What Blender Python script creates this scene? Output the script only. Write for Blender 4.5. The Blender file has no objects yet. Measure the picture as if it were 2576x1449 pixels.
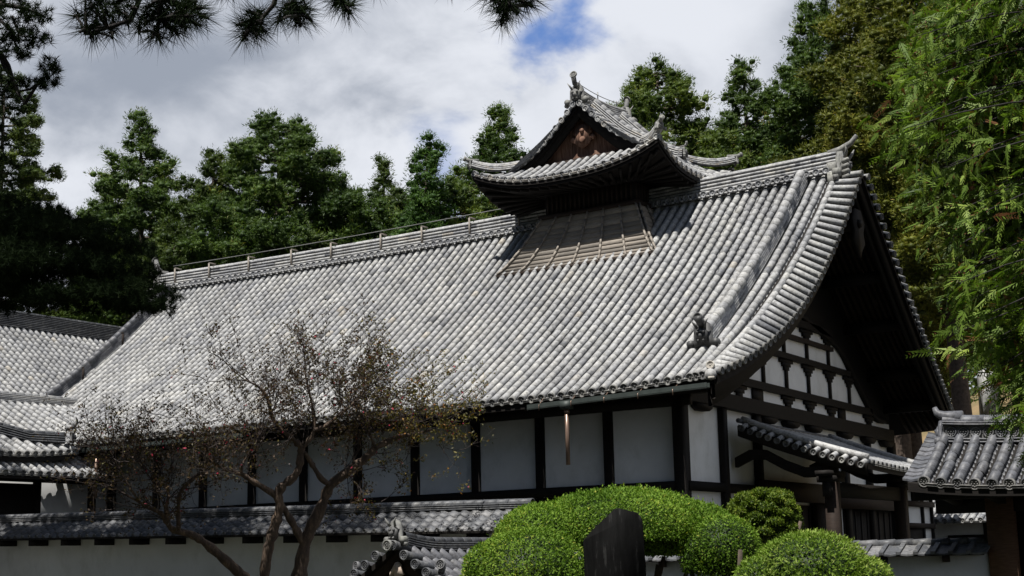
import bpy, math, random
import numpy as np
from mathutils import Vector, Matrix
rng = np.random.default_rng(11)
random.seed(5)
S = bpy.context.scene
COL = S.collection
# ---------------------------------------------------------------- camera
CP = np.array([16.4475, -30.6602, 1.6]); YAW, PIT, ROLL, FD = 0.60352, 0.18424, -0.02077, 3734.52
_r = np.array([math.cos(YAW), math.sin(YAW), 0.0])
_f = np.array([-math.sin(YAW)*math.cos(PIT), math.cos(YAW)*math.cos(PIT), math.sin(PIT)])
_u = np.cross(_r, _f)
CR = _r*math.cos(ROLL)+_u*math.sin(ROLL); CU = -_r*math.sin(ROLL)+_u*math.cos(ROLL)
cd = bpy.data.cameras.new('camera'); cam = bpy.data.objects.new('camera', cd); COL.objects.link(cam)
cam.matrix_world = Matrix(((CR[0], CU[0], -_f[0], CP[0]), (CR[1], CU[1], -_f[1], CP[1]), (CR[2], CU[2], -_f[2], CP[2]), (0, 0, 0, 1)))
cd.sensor_width = 36; cd.lens = 36*FD/2576; cd.clip_end = 2000; cd.clip_start = 0.1
S.camera = cam
def at(x, y, z):                      # a traced point of the photo at a chosen distance
    return CP+(_f+CR*(x-1288)/FD-CU*(y-724.5)/FD)*z
# ---------------------------------------------------------------- light
SUN = np.array([-0.03, -0.43, 0.903]); SUN /= np.linalg.norm(SUN)
sd = bpy.data.lights.new('sun', 'SUN'); sd.energy = 5.0; sd.angle = math.radians(0.5); sd.color = (1, 0.97, 0.915)
so = bpy.data.objects.new('sun', sd); COL.objects.link(so)
so.rotation_euler = Vector(SUN).to_track_quat('Z', 'Y').to_euler(); so.location = (0, -20, 60)
W = bpy.data.worlds.new('World'); S.world = W; W.use_nodes = True
wn, wl = W.node_tree.nodes, W.node_tree.links; wn.clear()
def WN(t, **k):
    n = wn.new(t)
    for a, b in k.items(): setattr(n, a, b)
    return n
wo = WN('ShaderNodeOutputWorld'); bg = WN('ShaderNodeBackground'); bg.inputs[1].default_value = 0.05
sky = WN('ShaderNodeTexSky', sky_type='NISHITA', sun_disc=False)
sky.dust_density = 0.3; sky.sun_elevation = math.asin(SUN[2]); sky.sun_rotation = math.atan2(SUN[0], SUN[1])
tc = WN('ShaderNodeTexCoord')
sep = WN('ShaderNodeSeparateXYZ'); wl.new(tc.outputs['Generated'], sep.inputs[0])
def M(op, a, b=None, c=None, clamp=False):
    n = WN('ShaderNodeMath', operation=op, use_clamp=clamp)
    for i, v in enumerate((a, b, c)):
        if v is None: continue
        if isinstance(v, (int, float)): n.inputs[i].default_value = v
        else: wl.new(v, n.inputs[i])
    return n.outputs[0]
def VM(op, a, b):
    n = WN('ShaderNodeVectorMath', operation=op)
    for i, v in enumerate((a, b)):
        if isinstance(v, (tuple, list)): n.inputs[i].default_value = v
        else: wl.new(v, n.inputs[i])
    return n
def NZ(vec, scale, detail, rough=0.55, dist=0.0):
    n = WN('ShaderNodeTexNoise'); n.inputs['Scale'].default_value = scale; n.inputs['Detail'].default_value = detail
    n.inputs['Roughness'].default_value = rough; n.inputs['Distortion'].default_value = dist
    wl.new(vec, n.inputs['Vector']); return n.outputs['Fac']
def MR(v, a, b, c=0.0, d=1.0):
    n = WN('ShaderNodeMapRange', interpolation_type='SMOOTHSTEP'); wl.new(v, n.inputs[0])
    for i, q in enumerate((a, b, c, d)): n.inputs[i+1].default_value = q
    return n.outputs[0]
def MIXC(f, a, b):
    n = WN('ShaderNodeMix', data_type='RGBA')
    if isinstance(f, (int, float)): n.inputs[0].default_value = f
    else: wl.new(f, n.inputs[0])
    for i, v in ((6, a), (7, b)):
        if isinstance(v, tuple): n.inputs[i].default_value = v
        else: wl.new(v, n.inputs[i])
    return n.outputs[2]
den = M('ADD', M('MAXIMUM', sep.outputs[2], 0.0), 0.5)
flat = WN('ShaderNodeCombineXYZ')
wl.new(M('DIVIDE', sep.outputs[0], den), flat.inputs[0]); wl.new(M('DIVIDE', sep.outputs[1], den), flat.inputs[1]); flat.inputs[2].default_value = 2.3
fv = flat.outputs[0]
n1 = NZ(fv, 2.6, 7, 0.5, 0.3); n2 = NZ(fv, 8.5, 6, 0.55, 0.2)
def lobe(px, py, r0, r1):             # a soft patch of sky round one direction
    d = at(px, py, 1.0)-CP; d /= np.linalg.norm(d)
    dd = VM('DISTANCE', tc.outputs['Generated'], tuple(d)).outputs['Value']
    return MR(M('ADD', dd, M('MULTIPLY', M('SUBTRACT', n2, 0.5), 0.16)), r0, r1, 1.0, 0.0)
blue = M('MAXIMUM', M('MULTIPLY', lobe(1325, 95, 0.0, 0.036), 0.9), M('MAXIMUM', M('MULTIPLY', lobe(1440, 15, 0.0, 0.036), 0.9), M('MULTIPLY', lobe(1095, 420, 0.0, 0.04), 0.55)))
blue = M('MAXIMUM', blue, M('MULTIPLY', lobe(1255, 110, 0.0, 0.03), 0.4))
shade = M('MULTIPLY_ADD', n1, 1.45, M('MULTIPLY_ADD', n2, 1.15, -0.4))
bright = M('MAXIMUM', M('MULTIPLY', lobe(1000, 240, 0.02, 0.20), 0.34), M('MULTIPLY', lobe(1620, 140, 0.02, 0.14), 0.34))
bright = M('MAXIMUM', bright, M('MULTIPLY', lobe(180, 420, 0.0, 0.14), 0.22))
greyp = M('MAXIMUM', M('MULTIPLY', lobe(900, 60, 0.02, 0.16), 0.30), M('MULTIPLY', lobe(420, 300, 0.0, 0.12), 0.16))
shade = M('SUBTRACT', M('ADD', shade, bright), greyp)
cloudcol = MIXC(MR(shade, 0.74, 1.34), (4.7, 5.25, 6.3, 1), (11.2, 11.6, 12.5, 1))
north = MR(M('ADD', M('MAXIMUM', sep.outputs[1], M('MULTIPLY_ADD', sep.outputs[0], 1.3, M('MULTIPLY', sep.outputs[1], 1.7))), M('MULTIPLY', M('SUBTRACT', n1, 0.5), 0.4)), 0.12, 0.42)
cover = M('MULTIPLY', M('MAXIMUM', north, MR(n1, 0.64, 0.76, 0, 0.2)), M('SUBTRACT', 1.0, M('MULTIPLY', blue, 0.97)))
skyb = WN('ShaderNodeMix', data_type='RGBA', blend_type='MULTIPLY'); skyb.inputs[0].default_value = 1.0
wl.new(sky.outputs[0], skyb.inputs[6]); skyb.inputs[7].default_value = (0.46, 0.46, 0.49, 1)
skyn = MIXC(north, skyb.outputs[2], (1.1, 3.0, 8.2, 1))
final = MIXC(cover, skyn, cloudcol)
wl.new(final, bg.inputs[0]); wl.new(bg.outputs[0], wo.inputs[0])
S.view_settings.view_transform = 'Standard'; S.view_settings.look = 'None'; S.view_settings.exposure = 0.5; S.view_settings.gamma = 1
# ---------------------------------------------------------------- materials
def newmat(name):
    m = bpy.data.materials.new(name); m.use_nodes = True
    n, l = m.node_tree.nodes, m.node_tree.links; n.clear()
    o = n.new('ShaderNodeOutputMaterial'); p = n.new('ShaderNodeBsdfPrincipled'); l.new(p.outputs[0], o.inputs[0])
    return m, n, l, p, o
def ramp(n, stops, interp='LINEAR'):
    r = n.new('ShaderNodeValToRGB'); r.color_ramp.interpolation = interp; e = r.color_ramp.elements
    while len(e) < len(stops): e.new(0.5)
    for q, (p, c) in zip(e, stops): q.position = p; q.color = (*c, 1) if len(c) == 3 else c
    return r
def noise(n, l, scale, detail=4, rough=0.55, coord='Object', stretch=None):
    t = n.new('ShaderNodeTexCoord'); x = n.new('ShaderNodeTexNoise')
    x.inputs['Scale'].default_value = scale; x.inputs['Detail'].default_value = detail; x.inputs['Roughness'].default_value = rough
    v = t.outputs[coord]
    if stretch:
        mp = n.new('ShaderNodeMapping'); mp.inputs['Scale'].default_value = stretch; l.new(v, mp.inputs[0]); v = mp.outputs[0]
    l.new(v, x.inputs['Vector']); return x.outputs['Fac']
def mixc(n, l, f, a, b, blend='MIX'):
    x = n.new('ShaderNodeMix'); x.data_type = 'RGBA'; x.blend_type = blend
    if isinstance(f, float): x.inputs[0].default_value = f
    else: l.new(f, x.inputs[0])
    for i, v in ((6, a), (7, b)):
        if isinstance(v, tuple): x.inputs[i].default_value = (*v, 1) if len(v) == 3 else v
        else: l.new(v, x.inputs[i])
    return x.outputs[2]
def bump(n, l, p, h, s, d=0.02):
    b = n.new('ShaderNodeBump'); b.inputs['Strength'].default_value = s; b.inputs['Distance'].default_value = d
    l.new(h, b.inputs['Height']); l.new(b.outputs[0], p.inputs['Normal'])
def var(n):
    a = n.new('ShaderNodeAttribute'); a.attribute_name = 'var'; return a.outputs['Fac']
def tile_mat(name, stops, lichen=0.5, rough=0.6, lcol=(0.56, 0.55, 0.5)):
    m, n, l, p, o = newmat(name)
    r = ramp(n, stops); l.new(var(n), r.inputs[0])
    f1 = ramp(n, [(0.5, (0, 0, 0)), (0.68, (1, 1, 1))]); l.new(noise(n, l, 5.0, 7, 0.7), f1.inputs[0])
    mu = n.new('ShaderNodeMath'); mu.operation = 'MULTIPLY'; mu.inputs[1].default_value = lichen; l.new(f1.outputs[0], mu.inputs[0])
    c = mixc(n, l, mu.outputs[0], r.outputs[0], lcol)
    f2 = ramp(n, [(0.36, (0.45, 0.44, 0.43)), (0.52, (1, 1, 1))]); l.new(noise(n, l, 16.0, 5, 0.6), f2.inputs[0])
    c = mixc(n, l, 0.75, c, f2.outputs[0], 'MULTIPLY')
    f3 = ramp(n, [(0.32, (0.74, 0.74, 0.76)), (0.68, (1.06, 1.05, 1.03))]); l.new(noise(n, l, 0.55, 6, 0.6), f3.inputs[0])
    c = mixc(n, l, 1.0, c, f3.outputs[0], 'MULTIPLY')
    f4 = ramp(n, [(0.34, (0.66, 0.65, 0.63)), (0.56, (1, 1, 1))]); l.new(noise(n, l, 1.0, 5, 0.6, 'Object', (3.2, 0.45, 0.45)), f4.inputs[0])
    c = mixc(n, l, 0.62, c, f4.outputs[0], 'MULTIPLY')
    l.new(c, p.inputs['Base Color']); p.inputs['Roughness'].default_value = rough; p.inputs['Specular IOR Level'].default_value = 0.3
    bump(n, l, p, noise(n, l, 22, 4), 0.35, 0.01)
    return m
TILE = tile_mat('weathered_roof_tile', [(0.0, (0.12, 0.125, 0.14)), (0.2, (0.29, 0.297, 0.312)), (0.45, (0.40, 0.405, 0.412)), (0.8, (0.50, 0.50, 0.492)), (0.93, (0.46, 0.42, 0.36)), (1.0, (0.52, 0.50, 0.46))])
TILE_NEW = tile_mat('smooth_grey_tile', [(0.0, (0.075, 0.078, 0.09)), (0.5, (0.115, 0.12, 0.135)), (1.0, (0.22, 0.22, 0.235))], 0.14, 0.5)
TILE_DARK = tile_mat('dark_grey_tile', [(0.0, (0.06, 0.063, 0.07)), (0.5, (0.105, 0.11, 0.12)), (1.0, (0.18, 0.18, 0.185))], 0.2, 0.5)
TILE_END = tile_mat('dark_tile_end', [(0.0, (0.09, 0.093, 0.098)), (0.5, (0.16, 0.16, 0.16)), (1.0, (0.26, 0.255, 0.24))], 0.35, 0.7, (0.34, 0.34, 0.29))
ORN = tile_mat('ornament_tile', [(0.0, (0.1, 0.1, 0.105)), (0.5, (0.19, 0.19, 0.185)), (1.0, (0.3, 0.3, 0.28))], 0.45, 0.7, (0.42, 0.43, 0.36))
def wood_mat(name, a, b, rough=0.75, stretch=(1, 1, 12), scale=6):
    m, n, l, p, o = newmat(name)
    r = ramp(n, [(0.3, a), (0.75, b)]); l.new(noise(n, l, scale, 6, 0.6, 'Object', stretch), r.inputs[0])
    v = ramp(n, [(0, (0.7, 0.7, 0.7)), (1, (1.25, 1.22, 1.18))]); l.new(var(n), v.inputs[0])
    c = mixc(n, l, 1.0, r.outputs[0], v.outputs[0], 'MULTIPLY'); l.new(c, p.inputs['Base Color'])
    p.inputs['Roughness'].default_value = rough; p.inputs['Specular IOR Level'].default_value = 0.25
    bump(n, l, p, noise(n, l, scale*3, 4, 0.6, 'Object', stretch), 0.3, 0.01)
    return m
WOOD = wood_mat('dark_aged_wood', (0.005, 0.004, 0.0035), (0.014, 0.011, 0.009))
WOOD_B = wood_mat('brown_aged_wood', (0.016, 0.011, 0.009), (0.038, 0.026, 0.02))
WOOD_G = wood_mat('silver_weathered_boards', (0.17, 0.15, 0.128), (0.40, 0.365, 0.325), 0.8, (1.2, 14, 14), 4)
WOOD_P = wood_mat('red_brown_planks', (0.085, 0.036, 0.022), (0.36, 0.22, 0.16), 0.75, (9, 1, 1.0), 3)
WOOD_L = wood_mat('pale_carved_wood', (0.5, 0.4, 0.33), (0.68, 0.58, 0.5))
def plaster_mat():
    m, n, l, p, o = newmat('white_plaster')
    r = ramp(n, [(0.25, (0.72, 0.72, 0.71)), (0.7, (0.86, 0.86, 0.855))]); l.new(noise(n, l, 0.9, 6, 0.6), r.inputs[0])
    q = ramp(n, [(0.30, (0.80, 0.80, 0.78)), (0.5, (1, 1, 1))]); l.new(noise(n, l, 1.3, 7, 0.7, 'Object', (1.3, 1.3, 0.8)), q.inputs[0])
    l.new(mixc(n, l, 0.8, r.outputs[0], q.outputs[0], 'MULTIPLY'), p.inputs['Base Color']); p.inputs['Roughness'].default_value = 0.9
    return m
PLASTER = plaster_mat()
def plain(name, c, rough=0.6, metal=0.0, vary=0.25, scale=5):
    m, n, l, p, o = newmat(name)
    r = ramp(n, [(0.3, tuple(x*(1-vary) for x in c)), (0.7, tuple(x*(1+vary) for x in c))]); l.new(noise(n, l, scale, 5), r.inputs[0])
    l.new(r.outputs[0], p.inputs['Base Color']); p.inputs['Roughness'].default_value = rough; p.inputs['Metallic'].default_value = metal; return m
COPPER = plain('dull_green_copper', (0.04, 0.05, 0.046), 0.6, 0.2)
BRONZE = plain('brown_copper_pipe', (0.24, 0.165, 0.125), 0.35, 0.5)
WIRE = plain('grey_steel_rod', (0.25, 0.25, 0.24), 0.5, 0.5)
STONE = plain('dark_slate_stone', (0.05, 0.05, 0.05), 0.55)
def slate():
    m, n, l, p, o = newmat('dark_slate'); r = ramp(n, [(0.3, (0.003, 0.003, 0.003)), (0.57, (0.007, 0.007, 0.007)), (0.78, (0.06, 0.06, 0.058))])
    l.new(noise(n, l, 5.0, 7, 0.65, 'Object', (3, 3, 0.45)), r.inputs[0]); l.new(r.outputs[0], p.inputs['Base Color'])
    p.inputs['Roughness'].default_value = 0.8; p.inputs['Specular IOR Level'].default_value = 0.06; bump(n, l, p, noise(n, l, 30, 5), 0.25, 0.006); return m
SLATE = slate()
GREYSTONE = plain('grey_granite', (0.32, 0.32, 0.31), 0.85)
def leaf_mat(name, stops, trans=0.3, rough=0.55, spec=0.25):
    m, n, l, p, o = newmat(name)
    r = ramp(n, stops); l.new(var(n), r.inputs[0])
    q = ramp(n, [(0.3, (0.75, 0.78, 0.7)), (0.7, (1.15, 1.12, 1.05))]); l.new(noise(n, l, 0.9, 3), q.inputs[0])
    c = mixc(n, l, 1.0, r.outputs[0], q.outputs[0], 'MULTIPLY')
    l.new(c, p.inputs['Base Color']); p.inputs['Roughness'].default_value = rough; p.inputs['Specular IOR Level'].default_value = spec
    t = n.new('ShaderNodeBsdfTranslucent'); l.new(mixc(n, l, 1.0, c, (1.1, 1.25, 0.6), 'MULTIPLY'), t.inputs[0])
    mx = n.new('ShaderNodeMixShader'); mx.inputs[0].default_value = trans
    l.new(p.outputs[0], mx.inputs[1]); l.new(t.outputs[0], mx.inputs[2]); l.new(mx.outputs[0], o.inputs[0]); return m
CEDAR = leaf_mat('cedar_foliage', [(0, (0.035, 0.062, 0.014)), (0.5, (0.115, 0.165, 0.034)), (0.85, (0.19, 0.235, 0.05)), (1, (0.30, 0.25, 0.05))], 0.3)
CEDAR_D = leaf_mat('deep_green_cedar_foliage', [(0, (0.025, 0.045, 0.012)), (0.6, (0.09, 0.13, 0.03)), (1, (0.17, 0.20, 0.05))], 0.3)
YOUNG = leaf_mat('fresh_green_conifer', [(0, (0.025, 0.06, 0.012)), (0.6, (0.085, 0.165, 0.035)), (1, (0.15, 0.23, 0.06))], 0.25)
OLIVE = leaf_mat('olive_conifer', [(0, (0.05, 0.065, 0.010)), (0.5, (0.145, 0.16, 0.022)), (0.85, (0.22, 0.205, 0.03)), (1, (0.26, 0.18, 0.03))], 0.25)
SPRAY = leaf_mat('bright_cedar_spray', [(0, (0.045, 0.085, 0.010)), (0.5, (0.135, 0.215, 0.032)), (0.86, (0.25, 0.33, 0.06)), (0.92, (0.11, 0.05, 0.02)), (1, (0.16, 0.07, 0.03))], 0.35)
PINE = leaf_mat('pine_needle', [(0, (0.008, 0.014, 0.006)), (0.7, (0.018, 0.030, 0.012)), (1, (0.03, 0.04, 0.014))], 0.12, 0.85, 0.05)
BUSH = leaf_mat('azalea_leaf', [(0, (0.045, 0.10, 0.010)), (0.5, (0.14, 0.24, 0.032)), (0.9, (0.23, 0.335, 0.05)), (1, (0.33, 0.34, 0.06))], 0.3, 0.65, 0.12)
BUSH2 = leaf_mat('yellow_green_leaf', [(0, (0.06, 0.12, 0.012)), (0.5, (0.17, 0.27, 0.035)), (1, (0.34, 0.40, 0.11))], 0.3, 0.6, 0.15)
TOPI = leaf_mat('olive_topiary_leaf', [(0, (0.035, 0.065, 0.008)), (0.6, (0.12, 0.18, 0.018)), (1, (0.22, 0.25, 0.035))], 0.25)
MYRT = leaf_mat('autumn_myrtle_leaf', [(0, (0.03, 0.017, 0.012)), (0.4, (0.075, 0.045, 0.022)), (0.62, (0.08, 0.08, 0.022)), (0.9, (0.20, 0.15, 0.03)), (0.96, (0.28, 0.11, 0.02)), (1, (0.45, 0.04, 0.09))], 0.3)
BARK = plain('brown_bark', (0.075, 0.055, 0.042), 0.9, 0, 0.45, 9)
def bark_m():
    m, n, l, p, o = newmat('peeling_myrtle_bark'); r_ = ramp(n, [(0.3, (0.03, 0.02, 0.015)), (0.52, (0.075, 0.05, 0.034)), (0.66, (0.17, 0.115, 0.075))])
    l.new(noise(n, l, 5.0, 7, 0.7, 'Object', (2.2, 2.2, 0.8)), r_.inputs[0]); l.new(r_.outputs[0], p.inputs['Base Color']); p.inputs['Roughness'].default_value = 0.85
    bump(n, l, p, noise(n, l, 18, 5, 0.6, 'Object', (2, 2, 0.6)), 0.8, 0.02); return m
BARK_M = bark_m()
BARK_D = plain('dark_bark', (0.022, 0.018, 0.018), 0.9, 0, 0.4, 9)
TWIG = plain('dark_twig', (0.035, 0.025, 0.022), 0.9, 0, 0.3, 9)
def ground_mat(name, a, b, s):
    m, n, l, p, o = newmat(name); r = ramp(n, [(0.3, a), (0.7, b)]); l.new(noise(n, l, s, 8, 0.65), r.inputs[0]); l.new(r.outputs[0], p.inputs['Base Color'])
    p.inputs['Roughness'].default_value = 0.95; bump(n, l, p, noise(n, l, s*6, 5), 0.5, 0.05); return m
GROUND = ground_mat('mossy_earth', (0.012, 0.018, 0.007), (0.035, 0.03, 0.02), 0.5)
HILL = ground_mat('forest_floor', (0.10, 0.085, 0.03), (0.22, 0.15, 0.075), 0.4)
# ---------------------------------------------------------------- mesh helpers
def nrm(v): v = np.asarray(v, float); return v/(np.linalg.norm(v, axis=-1, keepdims=True)+1e-12)
class MB:
    def __init__(s): s.v = []; s.q = []; s.t = []; s.n = 0; s.qv = []; s.tv = []; s.pg = []; s.pv = []
    def add(s, v, quads=None, tris=None, val=0.5, polys=None):
        v = np.asarray(v, float).reshape(-1, 3)
        for F, L, VL in ((quads, s.q, s.qv), (tris, s.t, s.tv)):
            if F is not None and len(F):
                F = np.asarray(F, int); L.append(F+s.n); VL.append(np.broadcast_to(np.asarray(val, float), (len(F),)) if np.ndim(val) == 0 or len(val) == len(F) else np.full(len(F), 0.5))
        for p in polys or (): s.pg.append([i+s.n for i in p]); s.pv.append(val if np.ndim(val) == 0 else 0.5)
        s.v.append(v); s.n += len(v)
    def box(s, c, h, ax=None, val=0.5):
        c = np.asarray(c, float); A = np.eye(3) if ax is None else np.asarray(ax, float)
        k = np.array([[i, j, m] for i in (-1, 1) for j in (-1, 1) for m in (-1, 1)], float)*np.asarray(h, float)
        s.add(c+k@A, [[0, 1, 3, 2], [4, 6, 7, 5], [0, 4, 5, 1], [2, 3, 7, 6], [0, 2, 6, 4], [1, 5, 7, 3]], val=val)
    def span(s, a, b, val=0.5):
        a = np.asarray(a, float); b = np.asarray(b, float); s.box((a+b)/2, np.abs(b-a)/2, val=val)
    def beam(s, p0, p1, w, h, up=(0, 0, 1), val=0.5):
        p0 = np.asarray(p0, float); p1 = np.asarray(p1, float); d = nrm(p1-p0); x = nrm(np.cross(d, up)); z = np.cross(x, d)
        s.box((p0+p1)/2, (np.linalg.norm(p1-p0)/2, w/2, h/2), [d, x, z], val)
    def tube(s, path, rad, n=8, cap=True, val=0.5):
        P = np.asarray(path, float); m = len(P); R = np.broadcast_to(np.asarray(rad, float), (m,))
        T = np.gradient(P, axis=0); T = nrm(T); ref = np.array([0, 0, 1.0]) if abs(T[0][2]) < 0.9 else np.array([1.0, 0, 0])
        a = np.arange(n)*2*math.pi/n; V = []
        x = nrm(np.cross(T[0], ref))
        for i in range(m):
            x = nrm(x-T[i]*np.dot(x, T[i])); y = np.cross(T[i], x)
            V.append(P[i]+R[i]*(np.cos(a)[:, None]*x+np.sin(a)[:, None]*y))
        V = np.concatenate(V); k = np.arange(n); k2 = (k+1) % n
        Q = np.concatenate([np.stack([i*n+k, i*n+k2, (i+1)*n+k2, (i+1)*n+k], 1) for i in range(m-1)])
        s.add(V, Q, val=val, polys=[list(range(n))[::-1], [(m-1)*n+i for i in range(n)]] if cap else None)
    def prism(s, pts, o, ex, ey, ez, d, val=0.5):      # outline pts in plane (ex,ey) at o, extruded d along ez
        o = np.asarray(o, float); ex = np.asarray(ex, float); ey = np.asarray(ey, float); ez = np.asarray(ez, float)
        A = np.array([o+ex*a+ey*b for a, b in pts]); n = len(A); k = np.arange(n); k2 = (k+1) % n
        s.add(np.concatenate([A, A+ez*d]), np.stack([k, k2, n+k2, n+k], 1), val=val, polys=[list(range(n))[::-1], [n+i for i in range(n)]])
    def grid(s, G, val=0.5, flip=False):
        G = np.asarray(G, float); a, b = G.shape[:2]; i = np.arange(a*b).reshape(a, b)
        q = np.stack([i[:-1, :-1], i[1:, :-1], i[1:, 1:], i[:-1, 1:]], -1).reshape(-1, 4)
        s.add(G.reshape(-1, 3), q[:, ::-1] if flip else q, val=val)
    def slab(s, G, off, val=0.5):      # closed plate: grid G (top) and G+off (bottom)
        G = np.asarray(G, float); H = G+np.asarray(off, float)
        s.grid(G, val); s.grid(H, val, True)
        for A, B in ((G[0], H[0]), (G[-1], H[-1]), (G[:, 0], H[:, 0]), (G[:, -1], H[:, -1])): s.grid(np.stack([A, B]), val)
ROOTS = {}
def obj(name, mb, mat, parent=None, smooth=False, label=None, off=None):
    me = bpy.data.meshes.new(name)
    top = parent
    while top is not None and top.parent is not None: top = top.parent
    o3 = np.array(top.location) if top is not None else (np.zeros(3) if off is None else np.asarray(off, float))
    V = np.concatenate(mb.v)-o3
    me.vertices.add(len(V)); me.vertices.foreach_set('co', V.astype(np.float32).ravel())
    loops, starts, vals = [], [], []; c = 0
    for L, VL, k in ((mb.q, mb.qv, 4), (mb.t, mb.tv, 3)):
        if L:
            F = np.concatenate(L); loops.append(F.ravel()); starts.append(c+np.arange(len(F))*k); c += len(F)*k; vals.append(np.concatenate(VL))
    for p, v in zip(mb.pg, mb.pv):
        loops.append(np.array(p)); starts.append(np.array([c])); c += len(p); vals.append(np.array([v]))
    loops = np.concatenate(loops).astype(np.int32); starts = np.concatenate(starts).astype(np.int32); vals = np.concatenate(vals).astype(np.float32)
    me.loops.add(len(loops)); me.loops.foreach_set('vertex_index', loops)
    me.polygons.add(len(starts)); me.polygons.foreach_set('loop_start', starts)
    me.update(calc_edges=True); me.validate()
    if len(me.polygons) == len(vals):
        at_ = me.attributes.new('var', 'FLOAT', 'FACE'); at_.data.foreach_set('value', vals)
    if smooth: me.polygons.foreach_set('use_smooth', np.ones(len(me.polygons), bool))
    me.materials.append(mat)
    ob = bpy.data.objects.new(name, me); COL.objects.link(ob)
    if parent is not None: ob.parent = parent
    else: ob.location = o3
    if label: ob['label'] = label
    return ob
def thing(name, label, cat, loc, group=None):
    o = bpy.data.objects.new(name, None); COL.objects.link(o); o.location = loc; o.empty_display_size = 0.3
    o['label'] = label; o['category'] = cat
    if group: o['group'] = group
    return o
def tag(o, label, cat, group=None):
    o['label'] = label; o['category'] = cat
    if group: o['group'] = group
    return o
# ---------------------------------------------------------------- tiles
def disc_end(mb, c, d, r, boss=False, val=0.5, n=14):
    """round eave-end tile: rim, sunk face and optional raised bosses; d points outward"""
    d = nrm(d); x = nrm(np.cross(d, (0, 0, 1))); y = np.cross(x, d)
    a = np.arange(n)*2*math.pi/n; ring = np.cos(a)[:, None]*x+np.sin(a)[:, None]*y
    L = [c-d*0.05+ring*r, c+d*0.008+ring*r, c+d*0.008+ring*r*0.8, c-d*0.012+ring*r*0.74]
    V = np.concatenate(L); k = np.arange(n); k2 = (k+1) % n
    Q = np.concatenate([np.stack([i*n+k, i*n+k2, (i+1)*n+k2, (i+1)*n+k], 1) for i in range(3)])
    mb.add(V, Q, val=val, polys=[[3*n+i for i in range(n)]])
    if boss:
        for j in range(9):
            q = c if j == 8 else c+(math.cos(j*math.pi/4)*x+math.sin(j*math.pi/4)*y)*r*0.47
            mb.tube([q-d*0.012, q+d*0.004], [r*0.15, r*0.11], 6, val=val)
    else:
        mb.tube([c-d*0.012, c+d*0.0], [r*0.3, r*0.2], 6, val=val)
def tile_rows(mb, paths, side, r, prng, ends=None, m=9, boss=False, vb=(0.0, 1.0)):
    """round cover tiles; each path runs from the top joint to the eave joint"""
    a = np.linspace(-0.5, math.pi+0.5, m)
    for P, sd_ in zip(paths, side):
        P = np.asarray(P, float)
        if len(P) < 2: continue
        D = nrm(P[1:]-P[:-1]); s_ = nrm(np.asarray(sd_, float)); s_ = nrm(s_-D*(D@s_)[:, None]) if True else s_
        N = np.cross(s_, D); N = np.where(N[:, 2:3] < 0, -N, N)
        k = len(D); j = prng.normal(0, 0.006, (k, 1))
        up = P[:-1]-D*0.03; lo = P[1:]+N*0.001
        ca, sa = np.cos(a)[None, :, None], np.sin(a)[None, :, None]
        A = up[:, None]+(ca*s_[:, None]+sa*N[:, None])*r*0.99+(j*s_)[:, None]
        B = lo[:, None]+(ca*s_[:, None]+sa*N[:, None])*r*1.015+(j*s_)[:, None]
        Cc = lo[:, None]+(ca*s_[:, None]+sa*N[:, None])*r*0.86+(j*s_)[:, None]
        V = np.stack([A, B, Cc], 1).reshape(-1, 3)
        q = np.arange(m-1); base = (np.arange(k)*3*m)[:, None]
        F1 = np.stack([base+q, base+q+1, base+m+q+1, base+m+q], -1); F2 = np.stack([base+m+q, base+m+q+1, base+2*m+q+1, base+2*m+q], -1)
        v = np.clip(prng.normal(0.5, 0.11, k)+prng.normal(0, 0.06), 0.2, 0.85); odd = prng.random(k); v = np.where(odd < 0.012, 0.08, np.where(odd > 0.992, 0.97, v))
        v = vb[0]+(vb[1]-vb[0])*v
        mb.add(V, np.concatenate([F1.reshape(-1, 4), F2.reshape(-1, 4)]), val=np.concatenate([np.repeat(v, m-1), np.repeat(v, m-1)]))
        if ends is not None:
            disc_end(ends, P[-1]+D[-1]*0.015-N[-1]*0.0, D[-1]*np.array([1, 1, 0.25]), r*1.13, boss, prng.random())
def pans(mb, SA, SB, r, prng, steps):
    """sunken flat tiles between two neighbouring rows (polylines of equal length, top to eave)"""
    A = np.asarray(SA, float); B = np.asarray(SB, float)
    w = nrm(B-A); a = A+w*r*0.7-np.array([0, 0, 0.03]); b = B-w*r*0.7-np.array([0, 0, 0.03]); mid = (a+b)/2-np.array([0, 0, 0.05])
    k = len(A)-1; up = np.array([0, 0, 0.02])
    V = np.concatenate([a[:-1], mid[:-1], b[:-1], a[1:]+up, mid[1:]+up, b[1:]+up, a[1:], mid[1:], b[1:]]); i = np.arange(k)
    F = [np.stack([i+c0*k, i+c1*k, i+c2*k, i+c3*k], 1) for c0, c1, c2, c3 in ((0, 1, 4, 3), (1, 2, 5, 4), (3, 4, 7, 6), (4, 5, 8, 7))]
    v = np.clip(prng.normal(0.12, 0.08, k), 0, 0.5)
    mb.add(V, np.concatenate(F), val=np.concatenate([v]*4))
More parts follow.
